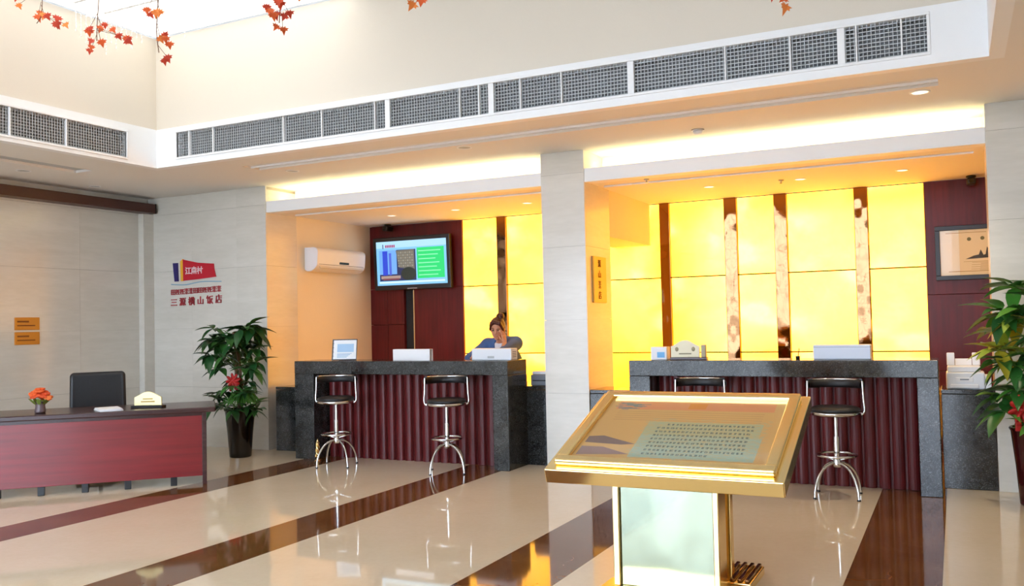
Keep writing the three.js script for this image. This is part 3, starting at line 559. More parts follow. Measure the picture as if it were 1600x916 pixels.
// ---------------------------------------------------------------- things on the counters
{
  const a = thing('table_card', 'open display card with blue print on the left counter beside the planter end', 'card', [-6.43, 1.1455, -8.48], 0.35);
  mesh('cover', rb(-0.15, 0.15, 0, 0.25, -0.006, 0.006, 0.003, 1).rotateX(-0.22).translate(0, 0.002, 0), std({ color: 0x4a4f57, roughness: 0.5 }), a);
  const pr = print(360, 300, (g, w, h) => { g.fillStyle = '#f3f7fb'; g.fillRect(0, 0, w, h); g.fillStyle = '#a8cdee'; g.fillRect(60, 60, 260, 130); g.fillStyle = '#7fb0dc'; for (let i = 0; i < 4; i++) g.fillRect(60, 212 + i * 18, 230 - i * 25, 8); });
  mesh('printed_sheet', plate(0.275, 0.225).translate(0.005, 0.125, 0.0067).rotateX(-0.22).translate(0, 0.002, 0), std({ map: pr, roughness: 0.6 }), a);
  mesh('back_leg', rb(-0.1, 0.1, 0, 0.2, -0.004, 0.004, 0.002, 1).rotateX(0.35).translate(0, 0.003, -0.125), std({ color: 0x4a4f57, roughness: 0.5 }), a);
  mesh('binder_ring', [0.05, 0.1, 0.15, 0.2].map((y) => new THREE.TorusGeometry(0.011, 0.0025, 6, 14).rotateX(Math.PI / 2).translate(-0.138, y, 0.002).rotateX(-0.22)), M.blackPlastic, a);

  const b = thing('card_box', 'plain white folded card standing in the middle of the left counter', 'box', [-5.49, 1.1455, -8.5]);
  mesh('front_face', rb(-0.245, 0.245, 0, 0.125, 0.03, 0.034, 0.0015, 1), M.paper, b);
  mesh('back_face', rb(-0.245, 0.245, 0, 0.125, -0.034, -0.03, 0.0015, 1), M.paper, b);
  mesh('top_fold', rb(-0.245, 0.245, 0.121, 0.125, -0.032, 0.032, 0.0015, 1), M.paper, b);

  const c = thing('monitor_hood', 'white equipment box on the counter in front of the receptionist', 'box', [-4.47, 1.1455, -8.5]);
  mesh('casing', rb(-0.245, 0.235, 0, 0.125, -0.12, 0.03, 0.008), M.whitePlastic, c);
  mesh('side_vent', [0, 1, 2, 3].map((k) => bx(0.2355, 0.2365, 0.03 + k * 0.018, 0.038 + k * 0.018, -0.09, 0)), M.greyPlastic, c);
  mesh('front_badge', rb(-0.05, 0.03, 0.02, 0.045, 0.029, 0.033, 0.001, 1), M.grey, c);

  const d = thing('document_printer', 'grey document printer on the cabinet between the left counter and the column', 'printer', [-4.085, 0.8505, -9.0]);
  mesh('body', rb(-0.105, 0.105, 0, 0.12, -0.16, 0.16, 0.012), M.greyPlastic, d);
  mesh('lid', rb(-0.1, 0.1, 0.12, 0.155, -0.15, 0.13, 0.01), M.whitePlastic, d);
  mesh('paper_slot', rb(-0.08, 0.08, 0.05, 0.062, 0.15, 0.163, 0.002, 1), M.dark, d);

  const e = thing('card_dispenser', 'small white box with a blue mark on the right counter', 'box', [-2.605, 1.1505, -8.5]);
  mesh('casing', rb(-0.085, 0.075, 0, 0.125, -0.06, 0.06, 0.006), M.paper, e);
  mesh('blue_mark', rb(-0.02, 0.055, 0.02, 0.075, 0.058, 0.0615, 0.0015, 1), std({ color: 0x6fb2e6, roughness: 0.5 }), e);

  const arch = (w, h, top) => { const s = new THREE.Shape(); s.moveTo(-w / 2, 0); s.lineTo(w / 2, 0); s.lineTo(w / 2, h); s.quadraticCurveTo(w * 0.36, h + top * 0.25, w * 0.25, h + top * 0.6); s.quadraticCurveTo(0, h + top * 1.4, -w * 0.25, h + top * 0.6); s.quadraticCurveTo(-w * 0.36, h + top * 0.25, -w / 2, h); return s; };
  const ex = (s, d) => metricUV(new THREE.ExtrudeGeometry(s, { depth: d, bevelEnabled: true, bevelSize: 0.003, bevelThickness: 0.003, bevelSegments: 1, curveSegments: 10 }));
  const f = thing('desk_sign', 'arched cream sign on a dark foot on the right counter', 'sign', [-2.35, 1.1505, -8.5], 0.1);
  mesh('foot', rb(-0.15, 0.2, 0, 0.022, -0.06, 0.06, 0.004), M.darkwood, f);
  mesh('plate', ex(arch(0.27, 0.1, 0.06), 0.012).translate(-0.01, 0.025, 0), std({ color: 0xf0e6c4, roughness: 0.4 }), f);
  mesh('ornament', [ball(0.017, -0.09, 0.1, 0.016, 1, 1.3, 0.3), ball(0.017, 0.07, 0.1, 0.016, 1, 1.3, 0.3), rb(-0.07, 0.05, 0.05, 0.062, 0.013, 0.018, 0.001, 1)], std({ color: 0x9a8f6d, roughness: 0.5 }), f);
  mesh('side_block', rb(0.145, 0.19, 0.022, 0.14, -0.03, 0.03, 0.006), std({ color: 0xb7a988, roughness: 0.5 }), f);

  const h = thing('monitor_hood', 'pale blue-white box standing on the right counter', 'box', [-0.925, 1.1505, -8.5]);
  mesh('casing', rb(-0.245, 0.24, 0, 0.13, -0.12, 0.03, 0.008), std({ color: 0xd3dcec, roughness: 0.4 }), h);
  mesh('lid_seam', bx(-0.246, 0.241, 0.108, 0.111, -0.121, 0.031), M.greyPlastic, h);
  const pen = thing('pen_holder', 'tiny dark pen holder beside the pale box on the right counter', 'pen holder', [-1.31, 1.1505, -8.5]);
  mesh('cup', lathe([[0, 0], [0.018, 0], [0.02, 0.03], [0.017, 0.03], [0.016, 0.004], [0, 0.004]], 16), M.blackPlastic, pen);
  mesh('pen', rod(V(0, 0.005, 0), V(0.015, 0.1, 0.005), 0.004), std({ color: 0x7a5a20, roughness: 0.5 }), pen);

  const p = thing('office_printer', 'white office printer with raised paper guides on the granite cabinet', 'printer', [0.06, 0.8685, -8.95]);
  mesh('body', rb(-0.155, 0.15, 0, 0.15, -0.14, 0.14, 0.014, 3), M.whitePlastic, p);
  mesh('front_tray', [rb(-0.12, 0.1, 0.012, 0.045, 0.13, 0.165, 0.006), rb(-0.08, 0.06, 0.065, 0.105, 0.135, 0.15, 0.004)], M.paper, p);
  mesh('upper_body', rb(-0.145, 0.12, 0.15, 0.2, -0.14, 0.1, 0.012), M.whitePlastic, p);
  for (const x of [-0.115, 0.09]) mesh('paper_guide', rb(x - 0.032, x + 0.032, 0.2, 0.315, -0.1, -0.06, 0.008), M.whitePlastic, p);
  mesh('paper_stack', rb(-0.08, 0.055, 0.2, 0.26, -0.12, -0.1, 0.003, 1), M.paper, p);
  mesh('side_unit', rb(0.15, 0.2, 0, 0.12, -0.12, 0.12, 0.01), M.whitePlastic, p);
  mesh('label_strip', bx(-0.045, 0.025, 0.083, 0.092, 0.1495, 0.1515), M.greyPlastic, p);
}
// ---------------------------------------------------------------- red desk and what stands on it
const deskTurn = 0.79, DX = -6.66, DZ = -6.68, DT = 0.77;
const onDesk = (x, z) => [DX + x * Math.cos(deskTurn) + z * Math.sin(deskTurn), DT + 0.0005, DZ - x * Math.sin(deskTurn) + z * Math.cos(deskTurn)];
{
  const t = thing('office_desk', 'red wood desk with a dark top and short black feet', 'desk', [DX, 0, DZ], deskTurn);
  mesh('desktop', rb(-2.25, 0, DT - 0.05, DT, -0.8, 0, 0.012, 3), M.darkwood, t);
  mesh('front_panel', rb(-2.15, -0.13, 0.085, DT - 0.052, -0.1, -0.07, 0.004, 1), M.cherry, t);
  mesh('edge_strip', rb(-2.15, -0.13, DT - 0.085, DT - 0.052, -0.072, -0.066, 0.002, 1), M.darkwood, t);
  for (const x of [-2.16, -0.13]) mesh('side_panel', rb(x, x + 0.04, 0.0, DT - 0.052, -0.74, -0.06, 0.004, 1), M.darkwood, t);
  mesh('modesty_board', rb(-2.12, -0.13, 0.12, DT - 0.06, -0.6, -0.58, 0.003, 1), M.darkwood, t);
  for (const x of [-1.95, -1.58, -1.2, -0.82, -0.4]) mesh('foot', rb(x - 0.03, x + 0.03, 0, 0.085, -0.12, -0.075, 0.004, 1), M.blackPlastic, t);
}
{
  const t = thing('flower_vase', 'small vase of orange flowers on the red desk', 'flowers', onDesk(-1.61, -0.25));
  mesh('vase', lathe([[0, 0], [0.045, 0], [0.05, 0.02], [0.042, 0.07], [0.05, 0.11], [0.046, 0.11], [0.038, 0.07], [0, 0.02]], 20), std({ color: 0x6b5a5c, roughness: 0.3 }), t);
  const om = [0xe8632a, 0xf07f3e, 0xd94f22].map((c) => std({ color: c, roughness: 0.7 })), gm = std({ color: 0x7d8f3a, roughness: 0.7 });
  for (let i = 0; i < 14; i++) {
    const a = i * 2.4, r = 0.085 * Math.sqrt(i / 14), y = 0.14 + 0.085 * (1 - (r / 0.085) ** 2) + rr(-0.01, 0.015), cx = Math.cos(a) * r, cz = Math.sin(a) * r;
    const g = [ball(0.016, 0, 0, 0, 1, 0.7, 1, 8)]; for (let k = 0; k < 6; k++) g.push(ball(0.02, Math.cos(k * 1.047) * 0.02, 0, Math.sin(k * 1.047) * 0.02, 1, 0.45, 0.8, 8));
    const m = mesh('flower', g, om[i % 3], t); m.position.set(cx, y, cz); m.rotation.set(cz * 8, a, -cx * 8); m.scale.setScalar(1.25);
  }
  for (let i = 0; i < 8; i++) { const a = i * 0.8; const m = mesh('leaf', ball(0.045, 0, 0, 0, 0.45, 0.08, 1, 8), gm, t); m.position.set(Math.cos(a) * 0.075, 0.115, Math.sin(a) * 0.075); m.rotation.set(-0.8, -a + Math.PI / 2, 0, 'YXZ'); }
}
{
  const s = new THREE.Shape(); const w = 0.27, h = 0.075; s.moveTo(-w / 2, 0); s.lineTo(w / 2, 0); s.lineTo(w / 2, h); s.quadraticCurveTo(0.1, h + 0.02, 0.07, h + 0.035); s.quadraticCurveTo(0, h + 0.08, -0.07, h + 0.035); s.quadraticCurveTo(-0.1, h + 0.02, -w / 2, h);
  const t = thing('desk_sign', 'arched golden sign on a dark foot at the end of the red desk', 'sign', onDesk(-0.64, -0.29), 0.45);
  mesh('foot', rb(-0.16, 0.16, 0, 0.022, -0.05, 0.05, 0.004), M.dark, t);
  mesh('plate', metricUV(new THREE.ExtrudeGeometry(s, { depth: 0.012, bevelEnabled: true, bevelSize: 0.003, bevelThickness: 0.003, bevelSegments: 1 })).translate(0, 0.026, 0), std({ color: 0xf2e2a4, roughness: 0.35, metalness: 0.25 }), t);
  mesh('ornament', [rb(-0.07, 0.07, 0.055, 0.068, 0.014, 0.018, 0.001, 1), rb(-0.05, 0.05, 0.082, 0.094, 0.014, 0.018, 0.001, 1)], std({ color: 0xb38d35, roughness: 0.4 }), t);
  const p = thing('paper_stack', 'loose stack of white papers on the red desk before the office chair', 'papers', onDesk(-1.0, -0.2), 1.0);
  for (let k = 0; k < 5; k++) { const m = mesh('sheet', bx(-0.105, 0.105, 0, 0.004, -0.15, 0.15), M.paper, p); m.position.y = 0.0045 * k; m.rotation.y = rr(-0.12, 0.12); }
}
{
  const t = thing('office_chair', 'black leather office chair behind the red desk', 'chair', [-8.32, 0, -6.66], 0.95);
  for (let k = 0; k < 5; k++) {
    const a = k * 1.2566, c = Math.cos(a), s = Math.sin(a), arm = mesh('base_arm', tube([V(0, 0.1, 0), V(c * 0.15, 0.09, s * 0.15), V(c * 0.28, 0.07, s * 0.28)], 0.022, 8, 8), M.blackPlastic, t);
    mesh('caster', new THREE.CylinderGeometry(0.028, 0.028, 0.04, 14).rotateX(Math.PI / 2).rotateY(-a).translate(c * 0.28, 0.028, s * 0.28), M.blackPlastic, arm);
  }
  mesh('gas_lift', cyl(0.03, 0.025, 0.32, 0, 0.1, 0, 16), M.chrome, t);
  mesh('seat', rb(-0.27, 0.27, 0.42, 0.53, -0.25, 0.27, 0.05, 4), M.leather, t);
  const back = new RoundedBoxGeometry(0.58, 0.62, 0.1, 5, 0.045); { const p = back.attributes.position; for (let i = 0; i < p.count; i++) { const x = p.getX(i), y = p.getY(i); p.setZ(i, p.getZ(i) + x * x * 0.5 - 0.06 * (y + 0.3)); p.setX(i, x * (1 - 0.06 * (y + 0.31))); } back.computeVertexNormals(); }
  const bk = mesh('backrest', metricUV(back.translate(0, 0.79, -0.27)), M.leather, t);
  mesh('stitched_pad', [0, 1, 2].map((k) => rb(-0.2, 0.2, 0.56 + k * 0.16, 0.7 + k * 0.16, -0.245 - k * 0.012, -0.2 - k * 0.012, 0.018, 3)), M.leather, bk);
  for (const s of [-1, 1]) { const ar = mesh('armrest_frame', tube([V(s * 0.27, 0.47, 0.12), V(s * 0.32, 0.55, 0.12), V(s * 0.31, 0.68, 0.1), V(s * 0.31, 0.69, -0.15), V(s * 0.26, 0.66, -0.26)], 0.016, 20, 8), M.chrome, t); mesh('armrest_pad', rb(s * 0.31 - 0.025, s * 0.31 + 0.025, 0.695, 0.72, -0.13, 0.1, 0.01), M.leather, ar); }
}
// ---------------------------------------------------------------- golden notice stand
{
  const t = thing('notice_stand', 'polished golden notice stand with a sloping framed text board', 'stand', [-1.5, 0, -5]);
  const tilt = (g) => g.rotateX(0.335).translate(0.078, 0.905, 0.01);
  const W = 1.29, L = 1.035;
  mesh('tray', tilt(rb(-W / 2, W / 2, -0.085, 0.0, -L / 2, L / 2, 0.008, 2)), M.gold, t);
  const w = W / 2 - 0.045, l = L / 2 - 0.045, b = 0.065;
  const fr = mesh('frame', [tilt(rb(-w, w, 0, 0.04, l - b, l, 0.014, 3)), tilt(rb(-w, w, 0, 0.04, -l, -l + b, 0.014, 3)), tilt(rb(-w, -w + b, 0, 0.04, -l + b - 0.01, l - b + 0.01, 0.014, 3)), tilt(rb(w - b, w, 0, 0.04, -l + b - 0.01, l - b + 0.01, 0.014, 3))], M.gold, t);
  const pw = 2 * (w - b), pl = 2 * (l - b);
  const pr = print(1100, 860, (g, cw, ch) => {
    g.fillStyle = '#cfa765'; g.fillRect(0, 0, cw, ch);  // orange-to-teal colour areas: reflection on the board painted into its print
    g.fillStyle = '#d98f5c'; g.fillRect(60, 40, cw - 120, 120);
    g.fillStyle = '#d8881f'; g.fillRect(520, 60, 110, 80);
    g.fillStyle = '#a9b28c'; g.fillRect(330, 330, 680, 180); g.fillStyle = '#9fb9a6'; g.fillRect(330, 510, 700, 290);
    for (let i = 0; i < 2600; i++) { g.fillStyle = rnd() < 0.5 ? 'rgba(207,167,101,0.35)' : 'rgba(150,178,160,0.35)'; g.fillRect(300 + rnd() * 740, 280 + rnd() * 540, 22, 5); }  // grain over the painted sandy and teal reflection patches
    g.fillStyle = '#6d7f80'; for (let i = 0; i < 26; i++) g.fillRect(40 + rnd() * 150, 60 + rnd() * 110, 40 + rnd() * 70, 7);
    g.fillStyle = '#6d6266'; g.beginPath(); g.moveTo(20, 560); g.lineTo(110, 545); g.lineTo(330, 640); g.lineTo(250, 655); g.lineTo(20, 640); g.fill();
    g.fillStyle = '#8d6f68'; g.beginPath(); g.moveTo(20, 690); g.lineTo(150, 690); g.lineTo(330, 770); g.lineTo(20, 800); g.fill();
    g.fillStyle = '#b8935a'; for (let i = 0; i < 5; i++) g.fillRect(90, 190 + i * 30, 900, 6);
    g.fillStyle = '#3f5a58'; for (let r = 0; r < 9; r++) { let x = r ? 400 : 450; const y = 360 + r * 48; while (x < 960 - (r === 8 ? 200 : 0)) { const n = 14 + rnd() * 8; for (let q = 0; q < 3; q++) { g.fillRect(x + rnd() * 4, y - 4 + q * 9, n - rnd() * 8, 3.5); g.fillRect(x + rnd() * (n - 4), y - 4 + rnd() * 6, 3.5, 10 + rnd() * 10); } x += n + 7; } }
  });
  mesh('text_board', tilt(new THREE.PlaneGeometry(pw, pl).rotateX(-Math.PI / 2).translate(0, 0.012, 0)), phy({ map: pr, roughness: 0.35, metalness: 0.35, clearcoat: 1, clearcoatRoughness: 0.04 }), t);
  mesh('front_mirror_panel', rb(-0.26, 0.275, 0.035, 0.8, 0.09, 0.125, 0.004, 1), M.paleGold, t);
  for (const [x0, x1] of [[-0.3, -0.262], [0.277, 0.31]]) mesh('corner_post', rb(x0, x1, 0.035, 0.81, -0.02, 0.15, 0.006, 2), M.gold, t);
  mesh('rear_panel', rb(-0.26, 0.275, 0.035, 0.9, -0.05, -0.02, 0.004, 1), M.gold, t);
  mesh('rear_post', rb(0.24, 0.31, 0.05, 0.95, -0.2, -0.13, 0.006, 2), M.gold, t);
  mesh('base_plate', rb(-0.37, 0.37, 0, 0.035, -0.0, 0.5, 0.008, 2), M.gold, t);
  const ft = mesh('rear_foot', rb(0.2, 0.42, 0, 0.05, -0.5, -0.1, 0.008, 2), M.gold, t);
  mesh('foot_ribs', [0, 1, 2, 3, 4].map((k) => rb(0.215 + k * 0.042, 0.238 + k * 0.042, 0.05, 0.068, -0.49, -0.11, 0.006, 2)), M.bronze, ft);
}
// ---------------------------------------------------------------- potted plants
{
  const lg = (() => { const g = new THREE.PlaneGeometry(1, 1, 2, 6), p = g.attributes.position; for (let i = 0; i < p.count; i++) { const v = p.getY(i) + 0.5, w = Math.sin(Math.PI * Math.pow(v, 0.75)) * 0.25 + 0.004, x = p.getX(i) * 2 * w; p.setXYZ(i, x, Math.abs(x) * 0.35 - 0.28 * v * v, v); } g.computeVertexNormals(); return g; })();
  const [darks, brights] = [[0x1f4a22, 0x2c5e2a, 0x3a7231, 0x24542a], [0x2f6b2c, 0x44852f, 0x5a9a3a, 0x2c5e2e]].map((l) => l.map((c) => phy({ color: c, roughness: 0.38, transmission: 0.12, thickness: 0, side: THREE.DoubleSide })));
  const limes = [0xb5a82c, 0x9db53a].map((c) => phy({ color: c, roughness: 0.45, transmission: 0.2, thickness: 0, side: THREE.DoubleSide }));
  const red = std({ color: 0xb3201c, roughness: 0.5 }), bark = std({ color: 0x5d4a35, roughness: 0.9 }), soil = std({ color: 0x2a1d14, roughness: 1 });
  function plant(label, x, z, potH, potMat, hub, lean, bowAt, fernAt, limeAt, greens = darks, bowSize = 1) {
    const t = thing('potted_plant', label, 'plant', [x, 0, z], 0);
    const pot = mesh('planter', lathe([[0, 0], [0.125, 0], [0.13, 0.012], [0.15, potH * 0.5], [0.178, potH - 0.03], [0.19, potH - 0.012], [0.185, potH], [0.165, potH], [0.16, potH - 0.05], [0, potH - 0.05]], 40), potMat, t);
    mesh('soil', cyl(0.158, 0.158, 0.012, 0, potH - 0.05, 0, 24), soil, pot);
    const leafAt = (p, yaw, pitch, len, mat) => { const m = mesh('leaf', lg, mat, t); m.position.copy(p); m.rotation.set(-pitch, yaw, 0, 'YXZ'); m.scale.set(len * 0.8, len, len); };
    const stems = [];
    for (let k = 0; k < 3; k++) stems.push(tube([V(0.03 * Math.cos(k * 2.1), potH - 0.05, 0.03 * Math.sin(k * 2.1)), V(0.035 * Math.cos(k * 2.1 + 2), potH + 0.25, 0.035 * Math.sin(k * 2.1 + 2)), V(lean + 0.03 * Math.cos(k * 2.1 + 4), hub[0][0], 0.03 * Math.sin(k * 2.1 + 4))], 0.016, 16, 7));
    const tr = mesh('trunk', stems, bark, t), pet = [];
    for (const [hy, hr, n, len] of hub) for (let c = 0; c < n; c++) {
      const a = c * 2.399 + hy * 9, r = hr * (0.45 + 0.55 * Math.sqrt((c + 1) / n)), p = V(lean * 0.8 + Math.cos(a) * r, hy + rr(-0.15, 0.15) - r * 0.2, Math.sin(a) * r * 0.6 + 0.04);
      pet.push(tube([V(lean * 0.6, Math.max(potH, hy - 0.18), 0), V((lean + p.x) / 2, (p.y + hy) / 2, p.z * 0.5), p], 0.004, 6, 5));
      const isLime = limeAt && p.x < limeAt[0] && p.y < limeAt[2] && p.y > limeAt[1];
      for (let k = 0; k < 6; k++) leafAt(p, Math.PI / 2 - a + (k - 2.5) * 0.95 + rr(-0.15, 0.15), rr(-0.7, 0.6), len * rr(0.8, 1.15), isLime ? limes[k & 1] : greens[(rnd() * 4) | 0]);
    }
    mesh('leaf_stalks', pet, std({ color: 0x4b6b2c, roughness: 0.7 }), tr);
    if (fernAt) {
      const g = []; for (let i = 0; i < 90; i++) { const a = rr(0, 6.28), o = rr(0.12, 0.24), h = rr(0.1, 0.22); g.push(tube([V(0, 0, 0), V(Math.cos(a) * o * 0.45, h, Math.sin(a) * o * 0.45), V(Math.cos(a) * o, h * 0.35, Math.sin(a) * o)], 0.0045, 6, 4)); }
      const f = mesh('grass_tuft', g, std({ color: 0x4d8a33, roughness: 0.6 }), t); f.position.set(...fernAt); f.userData.kind = 'stuff';
    }
    const bow = mesh('red_bow', [ball(0.03, 0, 0, 0, 1, 1, 0.8), [0, 1, 2, 3, 4, 5, 6, 7].map((k) => ball(0.042, 0, 0, 0, 1, 0.32, 0.7, 12).rotateX(0.7).translate(0.05, 0, 0.012 * (k % 2)).rotateZ(k * 0.785 + 0.2)), rb(-0.045, -0.01, -0.13, 0, -0.008, 0.008, 0.004, 1), rb(0.01, 0.05, -0.11, 0, -0.008, 0.008, 0.004, 1)], red, t);
    bow.position.set(...bowAt); bow.rotation.y = 0.5; bow.scale.setScalar(bowSize);
    return t;
  }
  plant('leafy money tree with a red bow in a tall black planter beside the red desk', -7.78, -8.2, 0.58, M.blackGloss, [[1.5, 0.33, 16, 0.25], [1.25, 0.35, 14, 0.24], [0.9, 0.26, 6, 0.18], [0.72, 0.34, 11, 0.2]], -0.06, [0.06, 0.93, 0.17], [0.09, 0.6, 0.06], null);
  plant('leafy money tree with a red bow in a maroon planter before the right pillar', 0.54, -8.24, 0.62, phy({ color: 0x3a0d12, roughness: 0.1 }), [[1.66, 0.26, 11, 0.3], [1.4, 0.3, 13, 0.26], [1.12, 0.28, 12, 0.25], [0.84, 0.3, 13, 0.25]], 0.02, [-0.1, 0.78, 0.22], null, [-0.08, 1.2, 1.5], brights, 1.3);
}
// ---------------------------------------------------------------- receptionist
{
  // surface nets over a distance field
  function skin(sdf, lo, hi, cell) {
    const n = [0, 1, 2].map((k) => Math.ceil((hi[k] - lo[k]) / cell) + 1), [nx, ny, nz] = n, f = new Float32Array(nx * ny * nz), id = (i, j, k) => i + nx * (j + ny * k);
    for (let k = 0; k < nz; k++) for (let j = 0; j < ny; j++) for (let i = 0; i < nx; i++) f[id(i, j, k)] = sdf(lo[0] + i * cell, lo[1] + j * cell, lo[2] + k * cell);
    const vert = new Int32Array(nx * ny * nz).fill(-1), pos = [], nor = [], idx = [];
    for (let k = 0; k < nz - 1; k++) for (let j = 0; j < ny - 1; j++) for (let i = 0; i < nx - 1; i++) {
      let c = 0, x = 0, y = 0, z = 0;
      const v = (a, b, d) => f[id(i + a, j + b, k + d)];
      const edge = (a, b) => { const p = v(...a), q = v(...b); if ((p < 0) !== (q < 0)) { const t = p / (p - q); x += a[0] + t * (b[0] - a[0]); y += a[1] + t * (b[1] - a[1]); z += a[2] + t * (b[2] - a[2]); c++; } };
      for (const s of [0, 1]) for (const r of [0, 1]) { edge([0, s, r], [1, s, r]); edge([s, 0, r], [s, 1, r]); edge([s, r, 0], [s, r, 1]); }
      if (!c) continue;
      const P = [lo[0] + (i + x / c) * cell, lo[1] + (j + y / c) * cell, lo[2] + (k + z / c) * cell], e = cell * 0.5;
      const g = V(sdf(P[0] + e, P[1], P[2]) - sdf(P[0] - e, P[1], P[2]), sdf(P[0], P[1] + e, P[2]) - sdf(P[0], P[1] - e, P[2]), sdf(P[0], P[1], P[2] + e) - sdf(P[0], P[1], P[2] - e)).normalize();
      vert[id(i, j, k)] = pos.length / 3; pos.push(...P); nor.push(g.x, g.y, g.z);
    }
    const quad = (a, b, c, d, flip) => { if (a < 0 || b < 0 || c < 0 || d < 0) return; flip ? idx.push(a, c, b, a, d, c) : idx.push(a, b, c, a, c, d); };
    for (let k = 1; k < nz - 1; k++) for (let j = 1; j < ny - 1; j++) for (let i = 1; i < nx - 1; i++) {
      const p = f[id(i, j, k)] < 0;
      if (p !== f[id(i + 1, j, k)] < 0) quad(vert[id(i, j - 1, k - 1)], vert[id(i, j, k - 1)], vert[id(i, j, k)], vert[id(i, j - 1, k)], !p);
      if (p !== f[id(i, j + 1, k)] < 0) quad(vert[id(i - 1, j, k - 1)], vert[id(i - 1, j, k)], vert[id(i, j, k)], vert[id(i, j, k - 1)], !p);
      if (p !== f[id(i, j, k + 1)] < 0) quad(vert[id(i - 1, j - 1, k)], vert[id(i, j - 1, k)], vert[id(i, j, k)], vert[id(i - 1, j, k)], !p);
    }
    const g = new THREE.BufferGeometry(); g.setAttribute('position', new THREE.Float32BufferAttribute(pos, 3)); g.setAttribute('normal', new THREE.Float32BufferAttribute(nor, 3)); g.setIndex(idx); return metricUV(g);
  }
  const cap = (a, b, ra, rb_) => { const d = [b[0] - a[0], b[1] - a[1], b[2] - a[2]], L = d[0] ** 2 + d[1] ** 2 + d[2] ** 2; return (x, y, z) => { const t = Math.max(0, Math.min(1, ((x - a[0]) * d[0] + (y - a[1]) * d[1] + (z - a[2]) * d[2]) / L)); return Math.hypot(x - a[0] - d[0] * t, y - a[1] - d[1] * t, z - a[2] - d[2] * t) - ra - (rb_ - ra) * t; }; };
  const ell = (c, r) => (x, y, z) => { const k = Math.hypot((x - c[0]) / r[0], (y - c[1]) / r[1], (z - c[2]) / r[2]); return (k - 1) * Math.min(...r); };
  const smin = (a, b, k) => { const h = Math.max(k - Math.abs(a - b), 0) / k; return Math.min(a, b) - h * h * k / 4; };
  const uni = (k, list) => (x, y, z) => list.reduce((m, g) => smin(m, g(x, y, z), k), 9);
  const t = thing('person', 'receptionist in a blue cardigan with hair in a bun, chin resting on one hand', 'person', [-4.72, 0, -9.5]);
  // everything below in the person's own metres; +z faces the counter
  const head = [0.02, 1.475, 0.44];                                // head centre
  const inHead = (() => { const q = new THREE.Quaternion().setFromEuler(new THREE.Euler(0.3, 0.2, -0.1)).invert(), v = V(0, 0, 0); return (fn) => (x, y, z) => { v.set(x - head[0], y - head[1], z - head[2]).applyQuaternion(q); return fn(v.x, v.y, v.z); }; })();
  const face = inHead((x, y, z) => {
    let d = ell([0, 0.025, -0.01], [0.075, 0.092, 0.092])(x, y, z);
    d = smin(d, ell([0, -0.045, 0.018], [0.056, 0.068, 0.066])(x, y, z), 0.04);
    d = smin(d, cap([0, 0.005, 0.082], [0, -0.025, 0.098], 0.009, 0.012)(x, y, z), 0.02);
    d = smin(d, ell([0, -0.058, 0.078], [0.024, 0.011, 0.012])(x, y, z), 0.012);
    d = smin(d, ell([0, -0.098, 0.058], [0.022, 0.017, 0.02])(x, y, z), 0.02);
    for (const s of [-1, 1]) { d = -smin(-d, ell([s * 0.031, 0.008, 0.092], [0.019, 0.012, 0.014])(x, y, z), 0.014); d = smin(d, ell([s * 0.078, -0.01, -0.01], [0.01, 0.03, 0.018])(x, y, z), 0.008); }
    return d;
  });
  const sh = { L: [0.17, 1.305, 0.28], R: [-0.18, 1.29, 0.3] }, el = { L: [0.25, 1.2, 0.765], R: [-0.3, 1.14, 0.52] }, wr = { L: [0.15, 1.315, 0.525], R: [-0.14, 1.172, 0.7] };
  const neck = cap([0.01, 1.3, 0.31], [0.02, 1.41, 0.4], 0.05, 0.047);
  // a hand: palm and five fingers, given wrist, palm direction, spread direction and bending direction
  function hand(w, dir, side, bend, thumbSide) {
    const d = V(...dir).normalize(), s = V(...side).normalize(), b = V(...bend).normalize(), at = (a, c, e) => { const p = V(...w).addScaledVector(d, a).addScaledVector(s, c).addScaledVector(b, e); return [p.x, p.y, p.z]; };
    const parts = [cap(at(0, 0, 0), at(0.03, 0, 0), 0.024, 0.026)], fin = [];
    for (let k = 0; k < 4; k++) { const c = (k - 1.5) * 0.0195; parts.push(cap(at(0.025, c * 0.7, 0), at(0.075, c, 0.002), 0.014, 0.0115)); const L = [0.072, 0.08, 0.075, 0.06][k]; fin.push(uni(0.004, [cap(at(0.075, c, 0.002), at(0.075 + L * 0.5, c * 1.06, 0.008), 0.0098, 0.009), cap(at(0.075 + L * 0.5, c * 1.06, 0.008), at(0.075 + L * 0.82, c * 1.06, 0.026), 0.009, 0.0085), cap(at(0.075 + L * 0.82, c * 1.06, 0.026), at(0.075 + L * 0.95, c * 1.04, 0.045), 0.0085, 0.0075)])); }
    const palm = uni(0.015, parts), th = uni(0.006, [cap(at(0.022, thumbSide * 0.022, 0.004), at(0.052, thumbSide * 0.048, 0.018), 0.013, 0.0105), cap(at(0.052, thumbSide * 0.048, 0.018), at(0.085, thumbSide * 0.052, 0.028), 0.0105, 0.0085)]);
    return (x, y, z) => { let m = smin(palm(x, y, z), th(x, y, z), 0.008); for (const f of fin) m = smin(m, f(x, y, z), 0.005); return m; };
  }
  const handL = hand(wr.L, [-0.12, 0.97, -0.12], [0.1, 0.1, -1], [-1, -0.05, -0.1], -1);
  const handR = hand(wr.R, [0.5, 0.03, 0.75], [0.8, 0, -0.5], [0.1, -1, 0.05], -1);
  const foreL = cap(el.L, wr.L, 0.037, 0.025), foreR = cap(el.R, wr.R, 0.037, 0.025);
